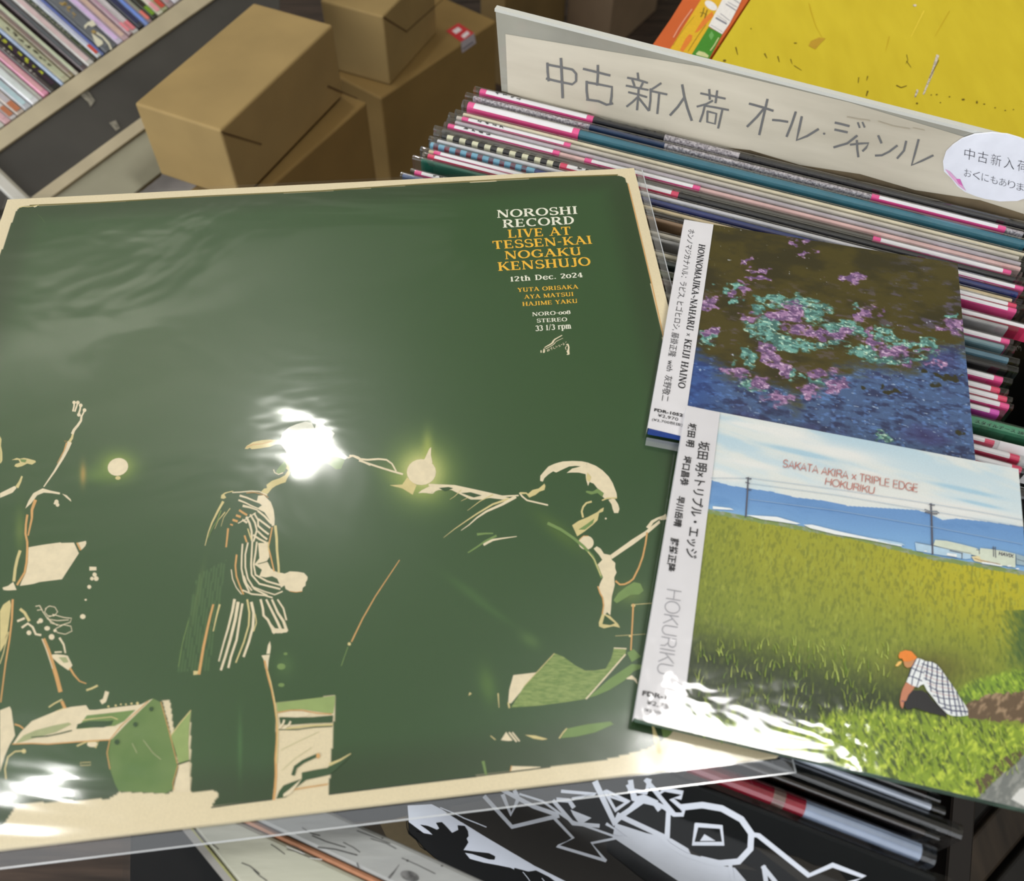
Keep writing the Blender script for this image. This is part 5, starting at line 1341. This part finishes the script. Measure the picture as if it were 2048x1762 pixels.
def water(px, py, s, t):
    X = (px - 1250) * 2.566; Y = (py - 420) * 2.566
    n1 = fbm(s * 26, t * 60, 4, 3); n2 = fbm(s * 60, t * 130, 3, 9); n3 = fbm(s * 9, t * 16, 4, 21); nw = fbm(s * 90, t * 90, 2, 33)
    c = np.zeros(px.shape + (3,)) + np.array((74, 66, 28.)); c = mixc(c, (56, 51, 27), sm(.4, .7, n3))
    line = 640 + (X > 560) * 0; hb = np.interp(X, [320, 560, 900, 1080, 1300, 1500, 1620, 1720], [700, 860, 960, 800, 770, 800, 690, 680])
    blue = sm(-60, 60, Y - hb + (n3 - .5) * 160 + (n1 - .5) * 150)
    bc = mixc(mixc(np.zeros_like(c) + np.array((74, 96, 134.)), (50, 58, 90), sm(.45, .7, n1)), (98, 134, 190), sm(.55, .78, n2) * .8)
    bc = mixc(bc, (62, 54, 100), sm(.5, .8, fbm(s * 7, t * 12, 3, 61)) * .6)
    bc = mixc(bc, (40, 74, 150), sm(600, 330, X) * sm(1000, 700, np.abs(Y - 850) + 500) * .5)
    c = mixc(c, bc, blue)
    hz = sm(1100, 1600, X) * sm(520, 380, np.abs(Y - 420) + 200) * sm(.5, .7, n1); c = mixc(c, (88, 84, 112), hz * .5)
    c = mixc(c, (104, 92, 120), sm(.60, .74, n1) * sm(280, 480, Y) * .45 * (1 - blue))
    X0, Y0 = X, Y; X = X + (fbm(s * 30, t * 34, 3, 51) - .5) * 150; Y = Y + (fbm(s * 30, t * 34, 3, 52) - .5) * 70
    def blobs(L, cols, seed):
        nonlocal c
        f = np.zeros(px.shape)
        for x, y, rx, ry in L: f = np.maximum(f, 1.3 - np.sqrt(((X - x) / (rx * 1.25 + 6)) ** 2 + ((Y - y) / (ry * 1.3 + 6)) ** 2) * .7)
        r = fbm(s * 42, t * 80, 4, seed); m_ = sm(.62, .82, f * .62 + r * .55)
        cc = mixc(mixc(np.zeros_like(c) + np.array(cols[0], float), cols[1], sm(.4, .65, fbm(s * 70, t * 110, 3, seed + 5))), cols[2], sm(.62, .8, fbm(s * 110, t * 160, 2, seed + 9)))
        c = c * (1 - m_[..., None]) + cc * m_[..., None]
    blobs(TEAL, ((70, 108, 102), (112, 164, 154), (190, 220, 198)), 101)
    blobs(PURP, ((104, 78, 116), (158, 122, 160), (206, 176, 204)), 202)
    c = mixc(c, (206, 212, 226), (nw > .86) * sm(.5, .8, n1) * .8)
    c = mixc(c, (170, 190, 214), sm(.80, .88, fbm(s * 75, t * 150, 2, 77)) * blue * .8)
    dk = sum(np.exp(-(((X - x) / 34) ** 2 + ((Y - y) / 13) ** 2)) for x, y in ((1540, 830), (1620, 850), (1690, 850), (1570, 905), (1380, 945), (1230, 910), (1330, 910), (1710, 1140)))
    c = mixc(c, (52, 50, 30), sm(.35, .7, dk + (n1 - .5) * .4))
    return c * .97
e1, Pq, N1, ob1, cv1 = card_disc('d', 'disc with dark blue and purple water painting cover, partly under the landscape one', (1370, 440), (1915, 527), (1297, 857), 0.8266, 0.8266, 400, water,
                       attr_mat('painting_print', rough=0.38, spec=0.45, grain=.12, gscale=1800), mat((46, 70, 140), 0.4, 0.4, noise=0.3, scale=80), [(1370, 440), (1427, 449), (1366, 873), (1297, 857)])
ik = Ink(Pq[0] + N1 * 0.0004, N1)
serif_line(ik, 'k', 'HONNOMAJIKA~NAHARU × KEIJI HAINO', (1398, 488), (1355.5, 775), (1410.5, 490.5))
label_text(ik, 'k', 'ホンノマジカナハル：ラピス, ヒゴヒロシ, 藤掛正隆  with  灰野敬二', (1376, 458), (1321, 801), (1390.5, 460.5), offset=-0.006)
label_text(ik, 'k', 'FDR-1052', (1308, 822.5), (1365, 834), (1309, 816.5), offset=0.03)
label_text(ik, 'k', '¥2,970', (1315, 834), (1356, 843), (1316, 827))
label_text(ik, 'k', '(¥2,700税抜)', (1303.5, 842.5), (1365, 854.5), (1304.5, 835.5))
ik.build('printed_lettering', ob1, {'k': M_INK})
# transparent foil rim under its lower edge
V, F = boxvf(Pq[3] - N1 * 0.0044 + (Pq[3] - Pq[0]) * 0.012, (Pq[2] - Pq[3]) * 0.45, (Pq[3] - Pq[0]) * 0.03, N1 * 0.0003); mesh('foil_flap', V, F, film('foil_flap', rough=0.1, gain=1.5, haze=0.12), e1)

def poly_mask(px, py, t): return inpoly(px, py, t)
def field(px, py, s, t):
    c = np.zeros(px.shape + (3,))
    yf = np.interp(px, [1380, 1417, 1717, 1866, 2048, 2200], [1020, 1027, 1081, 1120, 1151, 1178])
    ym = np.interp(px, [1400, 1421, 1460, 1499, 1542, 1593, 1647, 1698, 1768, 1834, 1858, 1885, 1912, 1971, 2048, 2150], [955, 960, 971, 977, 983, 995, 1001, 1012, 1016, 1020, 1027, 1040, 1037, 1043, 1054, 1062])
    sky = mixc(np.zeros_like(c) + np.array((178, 208, 224.)), (214, 228, 232), sm(0, 1, (py - 820) / (ym - 820)))
    cl = fbm(s * 3.2 + t * 1.2, t * 13 - s * 2.5, 5, 44); sky = mixc(sky, (230, 232, 226), sm(.46, .68, cl) * .85)
    sky = mixc(sky, (236, 236, 232), np.clip(sum(np.exp(-(((px - x) / rx) ** 2 + ((py - y - (px - x) * .19) / ry) ** 2)) for x, y, rx, ry in
              ((1570, 865, 60, 12), (1680, 905, 90, 14), (1435, 948, 18, 10), (1460, 955, 30, 8), (1740, 946, 34, 5), (1760, 998, 120, 10), (1900, 1030, 50, 8), (1500, 928, 60, 7), (1940, 1020, 120, 12), (1490, 850, 50, 6))), 0, .9))
    sky = mixc(sky, (146, 194, 222), np.clip(sum(np.exp(-(((px - x) / rx) ** 2 + ((py - y - (px - x) * .22) / ry) ** 2)) for x, y, rx, ry in ((1930, 980, 60, 4), (1960, 1008, 40, 3), (1600, 905, 70, 5), (1700, 850, 120, 7))), 0, .6))
    mt = mixc(np.zeros_like(c) + np.array((106, 152, 206.)), (132, 180, 226), sm(0, 1, (py - ym) / 90)); mt = mixc(mt, (88, 136, 192), sm(.5, .75, fbm(s * 9, t * 22, 4, 8)) * .4)
    mt = mixc(mt, (150, 192, 226), sm(26, 4, yf - py) * sm(1560, 1420, px) * .6)
    band = mixc(np.zeros_like(c) + np.array((128, 150, 84.)), (150, 160, 140), sm(.45, .7, fbm(s * 60, t * 90, 3, 15)))
    streak = fbm(s * 170, t * 44, 3, 71); st2 = fbm(s * 230 + t * 20, t * 70, 3, 73); big = fbm(s * 5, t * 6, 3, 75)
    f = np.zeros_like(c) + np.array((160, 162, 36.)); f = mixc(f, (192, 182, 26), sm(1650, 2000, px) * sm(1400, 1120, py))
    f = mixc(f, (126, 142, 42), sm(1060, 1260, py - (px - 1400) * .2 ) * .9); f = mixc(f, (122, 136, 42), sm(1560, 1400, px) * .5)
    shade = sm(1215, 1330, py - (px - 1400) * .24 + (streak - .5) * 60) * sm(1960, 1780, px); f = mixc(f, (30, 46, 8), shade * .93)
    f = mixc(f, (176, 182, 70), sm(.58, .78, streak) * (.5 - .2 * shade)); f = mixc(f, (70, 84, 22), sm(.5, .3, st2) * (.32))
    f = mixc(f, (84, 76, 20), np.exp(-(((px - 1860) / 80) ** 2 + ((py - 1335) / 34) ** 2)) * .6)
    # path, grass in front, road
    gl = np.interp(px, [1350, 1400, 1500, 1600, 1660, 1760, 1830, 1935, 1990, 2048], [1400, 1420, 1455, 1450, 1425, 1412, 1420, 1432, 1440, 1450])
    g1 = fbm(s * 120 + t * 60, t * 60, 3, 81); g2 = fbm(s * 150 - t * 70, t * 70, 3, 83)
    gr = mixc(np.zeros_like(c) + np.array((138, 164, 36.)), (196, 214, 66), sm(.5, .72, g1)); gr = mixc(gr, (58, 78, 22), sm(.46, .28, g2) * .85); gr = mixc(gr, (84, 108, 40), sm(1560, 1380, px) * .6)
    f2 = mixc(f, (0, 0, 0), np.zeros(px.shape)); gm = sm(-10, 14, py - gl + (streak - .5) * 40)
    f = f2 * (1 - gm[..., None]) + gr * gm[..., None]
    rg = sm(-12, 10, py - np.interp(px, [1880, 1920, 1980, 2048, 2120], [1420, 1380, 1352, 1335, 1325]) + (g1 - .5) * 24) * (py < 1440) * sm(1890, 1925, px)
    f = f * (1 - rg[..., None]) + mixc(gr, (110, 160, 44), np.full(px.shape, .3)) * rg[..., None]
    bush = sm(1990, 2060, px + (g2 - .5) * 60) * (py > 1220) * sm(1350, 1310, py); f = mixc(f, (48, 84, 40), bush * .8)
    pth = inpoly(px, py + (g1 - .5) * 14, [(1930, 1408), (1980, 1390), (2060, 1382), (2200, 1380), (2200, 1450), (2060, 1446), (1990, 1440), (1936, 1434)])
    pc = mixc(np.zeros_like(c) + np.array((104, 82, 56.)), (168, 140, 108), sm(.5, .75, g1)); f = np.where(pth[..., None], pc, f)
    rd = inpoly(px, py + (g2 - .5) * 16, [(1940, 1612), (1990, 1560), (2048, 1512), (2200, 1400), (2200, 1720), (1940, 1640)]); f = np.where(rd[..., None], mixc(np.zeros_like(c) + np.array((118, 122, 118.)), (150, 152, 146), sm(.4, .7, g1)), f)
    dirt = inpoly(px, py + (g1 - .5) * 20, [(1950, 1560), (2010, 1515), (2048, 1490), (2048, 1512), (1990, 1562), (1960, 1590)]); f = np.where((dirt & (g2 > .5))[..., None], np.array((92, 78, 48.)), f)
    ws = inpoly(px, py, [(2022, 1598), (2040, 1578), (2100, 1560), (2120, 1600), (2048, 1612)]); f = np.where(ws[..., None], np.array((226, 226, 222.)), f)
    c = np.where((py < ym)[..., None], sky, mt); b0 = yf - 9
    c = np.where((py > b0)[..., None], band, c); c = np.where((py > yf + (streak - .5) * 4)[..., None], f, c)
    return c * .95
e2, Pq2, N2, ob2, cv2 = card_disc('h', 'disc with green rice field and blue mountains cover, lying on top', (1375, 812), (2037, 938), (1270, 1437), 0.8319, 0.8272, 480, field,
                        attr_mat('landscape_print', rough=0.55, spec=0.45, grain=.08, gscale=1800), mat((70, 88, 76), 0.4, 0.4, noise=0.4, scale=160), [(1375, 812), (1440, 825), (1362, 1457), (1270, 1437)])
ik = Ink(Pq2[0] + N2 * 0.0004, N2)
for body, bl, br, tl in (('坂田 明', (1376.5, 845.5), (1371, 892), (1393.4, 848.5)), ('坪口昌恭', (1366.5, 911), (1359, 969.5), (1383.5, 914)), ('早川岳晴', (1354, 991.5), (1346, 1052), (1370.5, 994.5)), ('藤掛正隆', (1341, 1075), (1331.5, 1142), (1358.6, 1078))):
    label_text(ik, 'k', body, bl, br, tl, offset=0.022)
label_text(ik, 'k', '坂田 明×トリプル・エッジ', (1397, 882), (1369, 1114), (1420, 885.5), offset=0.012)
thin_line(ik, 'g', 'HOKURIKU', (1334, 1178), (1314, 1346), (1363, 1183), 0.05)
label_text(ik, 'k', 'FDR-1051', (1284, 1391), (1363, 1405), (1285.5, 1381), offset=0.03); label_text(ik, 'k', '¥2,750', (1292, 1410), (1346, 1421), (1294, 1400)); label_text(ik, 'k', '(¥2,500税抜)', (1287, 1424), (1350, 1437), (1289, 1415))
ik.build('printed_lettering', ob2, {'k': M_INK, 'g': flat((150, 150, 156))})
ik = Ink(Pq2[0] + N2 * 0.0004, N2)
thin_line(ik, 'r', 'SAKATA AKIRA x TRIPLE EDGE', (1565, 933.5), (1835, 984), (1567, 919), 0.10)
thin_line(ik, 'r', 'HOKURIKU', (1649.5, 969), (1748, 988), (1652, 955.5), 0.10)
draw(ik, """
# poles and wires
S Q p 7,8 632,398 628,480 620,598
S Q p 5 620,400 648,405
S Q p 4 618,422 640,428
S Q p 4 622,456 648,462
S Q p 8,10 1570,532 1574,640 1578,790
S Q p 5 1538,562 1560,570 1600,572 1610,580
S Q p 5 1540,575 1570,582 1602,585
S Q p 4 1560,535 1590,540
S Q l 2 640,400 1100,460 1570,532 1800,570 2040,615
S Q l 2 640,428 1100,490 1570,570 2040,650
S Q l 2 440,400 620,402
S Q l 2 640,510 1100,570 1570,650 2040,740
# white greenhouses and buildings
P Q w 915,640 960,640 1100,675 1240,705 1420,740 1420,752 1230,715 1080,690 950,658
P Q w 450,545 540,555 560,565 450,560
P Q w 620,590 780,600 900,635 880,638 700,612
P Q v 1300,712 1420,735 1440,748 1300,728
P N v 380,345 640,390 1240,510 1235,590 1160,600 860,550 640,515 400,470
P N u1 690,305 860,320 1080,370 1310,430 1380,470 1370,560 1240,530 930,455 660,385
S N p2 5 380,343 640,392 930,455 1240,515
S N p2 12 910,470 1105,512
S N p2 12 1098,510 1095,590
P N w2 870,505 1020,525 1015,570 865,545
S N p2 5 865,545 1020,575
P N u1 1375,430 1560,450 1700,470 1915,520 1915,730 1700,690 1380,600 1370,560
S N p2 14 1575,410 1580,560
S N p2 14 1605,415 1612,575
P N c1 1240,560 1330,550 1520,600 1700,640 1740,700 1560,690 1290,630
S N t2 8 1290,590 1400,625 1560,655 1680,680
P N w2 1400,640 1560,660 1720,700 1700,712 1400,665
P N h2 1925,520 2060,560 2060,700 1930,680
S N p3 6 1930,600 2060,640
E N w3 1820,705,34,14 1945,748,28,10 540,480,26,10
S N p2 10 1320,460 1360,465 1365,520
# man crouching at the edge of the field
P M k1 560,690 700,690 760,720 800,780 850,830 920,890 950,950 860,930 760,905 640,860 560,880 530,850 540,760
P M s2 545,612 600,630 637,648 610,690 570,735 548,790 530,800 520,850 510,870 492,840 486,790 498,720 515,670
P M f2 520,400 600,400 642,380 650,420 600,460 560,470 532,450
P M j3 472,350 488,315 540,297 600,308 640,352 655,370 635,385 575,410 520,405 508,380 480,378
P M i3 443,445 470,410 500,402 505,412 495,432 465,456 448,455
P M w3 632,405 655,378 680,378 740,405 800,412 850,440 900,500 940,560 990,630 1040,700 1070,760 1110,810 1150,880 1152,935 1080,945 1000,940 950,920 920,890 860,830 800,750 750,690 720,630 690,640 665,662 610,645 550,608 575,540 588,500 605,455
S M b5 9 640,395 600,470 570,560 
S M b5 9 680,385 650,470 610,560 600,640
S M b5 9 725,405 700,480 680,560 650,655
S M b5 11 760,410 750,500 740,590
S M b5 11 800,415 800,520 780,600 790,700
S M b5 11 850,445 850,560 840,680 870,810
S M b5 11 900,505 900,620 910,740 930,870
S M b5 11 945,565 960,680 970,800 990,920
S M b5 11 990,630 1010,740 1030,850 1040,940
S M b5 11 1040,705 1060,800 1080,900 1090,940
S M b5 9 1085,780 1110,860 1130,930
S M b5 8 600,470 660,500 720,520
S M b5 8 580,550 640,570 700,600
S M b5 8 700,430 780,460 880,490
S M b5 8 720,500 800,540 930,570
S M b5 8 720,570 820,620 970,640
S M b5 8 770,650 860,700 1020,710
S M b5 8 810,740 900,770 1060,780
S M b5 8 860,810 960,840 1110,850
S M b5 12 900,860 1000,890 1150,900
S M r6 3 620,440 740,480 900,530
S M r6 3 720,540 840,590 960,610
S M r6 3 750,620 880,660 1010,680
S M r6 3 790,700 920,735 1050,750
S M b5 6 500,795 530,800
""", {'Q': (1250, 800, 2.566), 'N': (1780, 1040, 7.642), 'M': (1700, 1240, 4.894)})
label_text(ik, 'p', 'HAVIX', (1996.5, 1110.5), (2026.5, 1116.5), (1998, 1103.5), offset=0.03, lv=3)
# single grass blades
rnd = random.Random(5)
for k in range(700):
    x = rnd.uniform(1395, 2040); y = rnd.uniform(1290, 1560)
    if y - (x - 1400) * .17 > 1480: continue
    if 1780 < x < 1945 and y < 1440: continue
    if x > 1930 and y < 1445: continue
    L = rnd.uniform(8, 22); b_ = rnd.uniform(-8, 8); ik.stroke(rnd.choice('xyz'), [(x, y), (x + b_ * .3, y - L * .6), (x + b_, y - L)], 1.7, .5, rnd.choice((0, 1, 1.5)))
ik.build('printed_details', cv2, {'k': M_INK, 'r': flat((186, 112, 100)), 'p': flat((84, 84, 96)), 'l': flat((150, 170, 190)), 'w': flat((232, 236, 236)), 'v': flat((176, 204, 224)), 'u': flat((206, 214, 196)), 'c': flat((222, 208, 164)), 't': flat((150, 96, 60)),
      'h': flat((150, 172, 182)), 's': flat((196, 128, 96)), 'f': flat((200, 140, 90)), 'j': flat((234, 134, 44)), 'i': flat((240, 190, 100)), 'b': flat((66, 70, 104)), 'o': flat((200, 160, 120)),
      'x': flat((150, 170, 56)), 'y': flat((110, 140, 40)), 'z': flat((190, 206, 96))})
# shrink wrap
dn2 = (Pq2[3] - Pq2[0]) / np.linalg.norm(Pq2[3] - Pq2[0]); rt2 = (Pq2[1] - Pq2[0]) / np.linalg.norm(Pq2[1] - Pq2[0])
g_ = 60; s_, t_ = np.meshgrid(np.linspace(0, 1, g_), np.linspace(0, 1, g_)); sv, tv = s_[..., None], t_[..., None]
Wc = [Pq2[0] - rt2 * .0006 - dn2 * .0004, Pq2[1] + rt2 * .0004 - dn2 * .0004, Pq2[2] + rt2 * .0004 + dn2 * .0006, Pq2[3] - rt2 * .0006 + dn2 * .0006]
PP = (Wc[0] * (1 - sv) + Wc[1] * sv) * (1 - tv) + (Wc[3] * (1 - sv) + Wc[2] * sv) * tv + N2 * 0.0007
idx = np.arange(g_ * g_).reshape(g_, g_); F = np.stack([idx[:-1, :-1], idx[1:, :-1], idx[1:, 1:], idx[:-1, 1:]], -1).reshape(-1, 4)
mesh('shrink_wrap', PP.reshape(-1, 3), F, film('shrink_wrap', tint=(0.99, 0.99, 0.99), rough=0.07, ior=1.5, bump=0.26, bscale=30, gain=0.6, dist=0.002), e2, smooth=True)
# collect: remove unused datablocks made while lettering
for c_ in list(bpy.data.curves): 
    if c_.users == 0: bpy.data.curves.remove(c_)
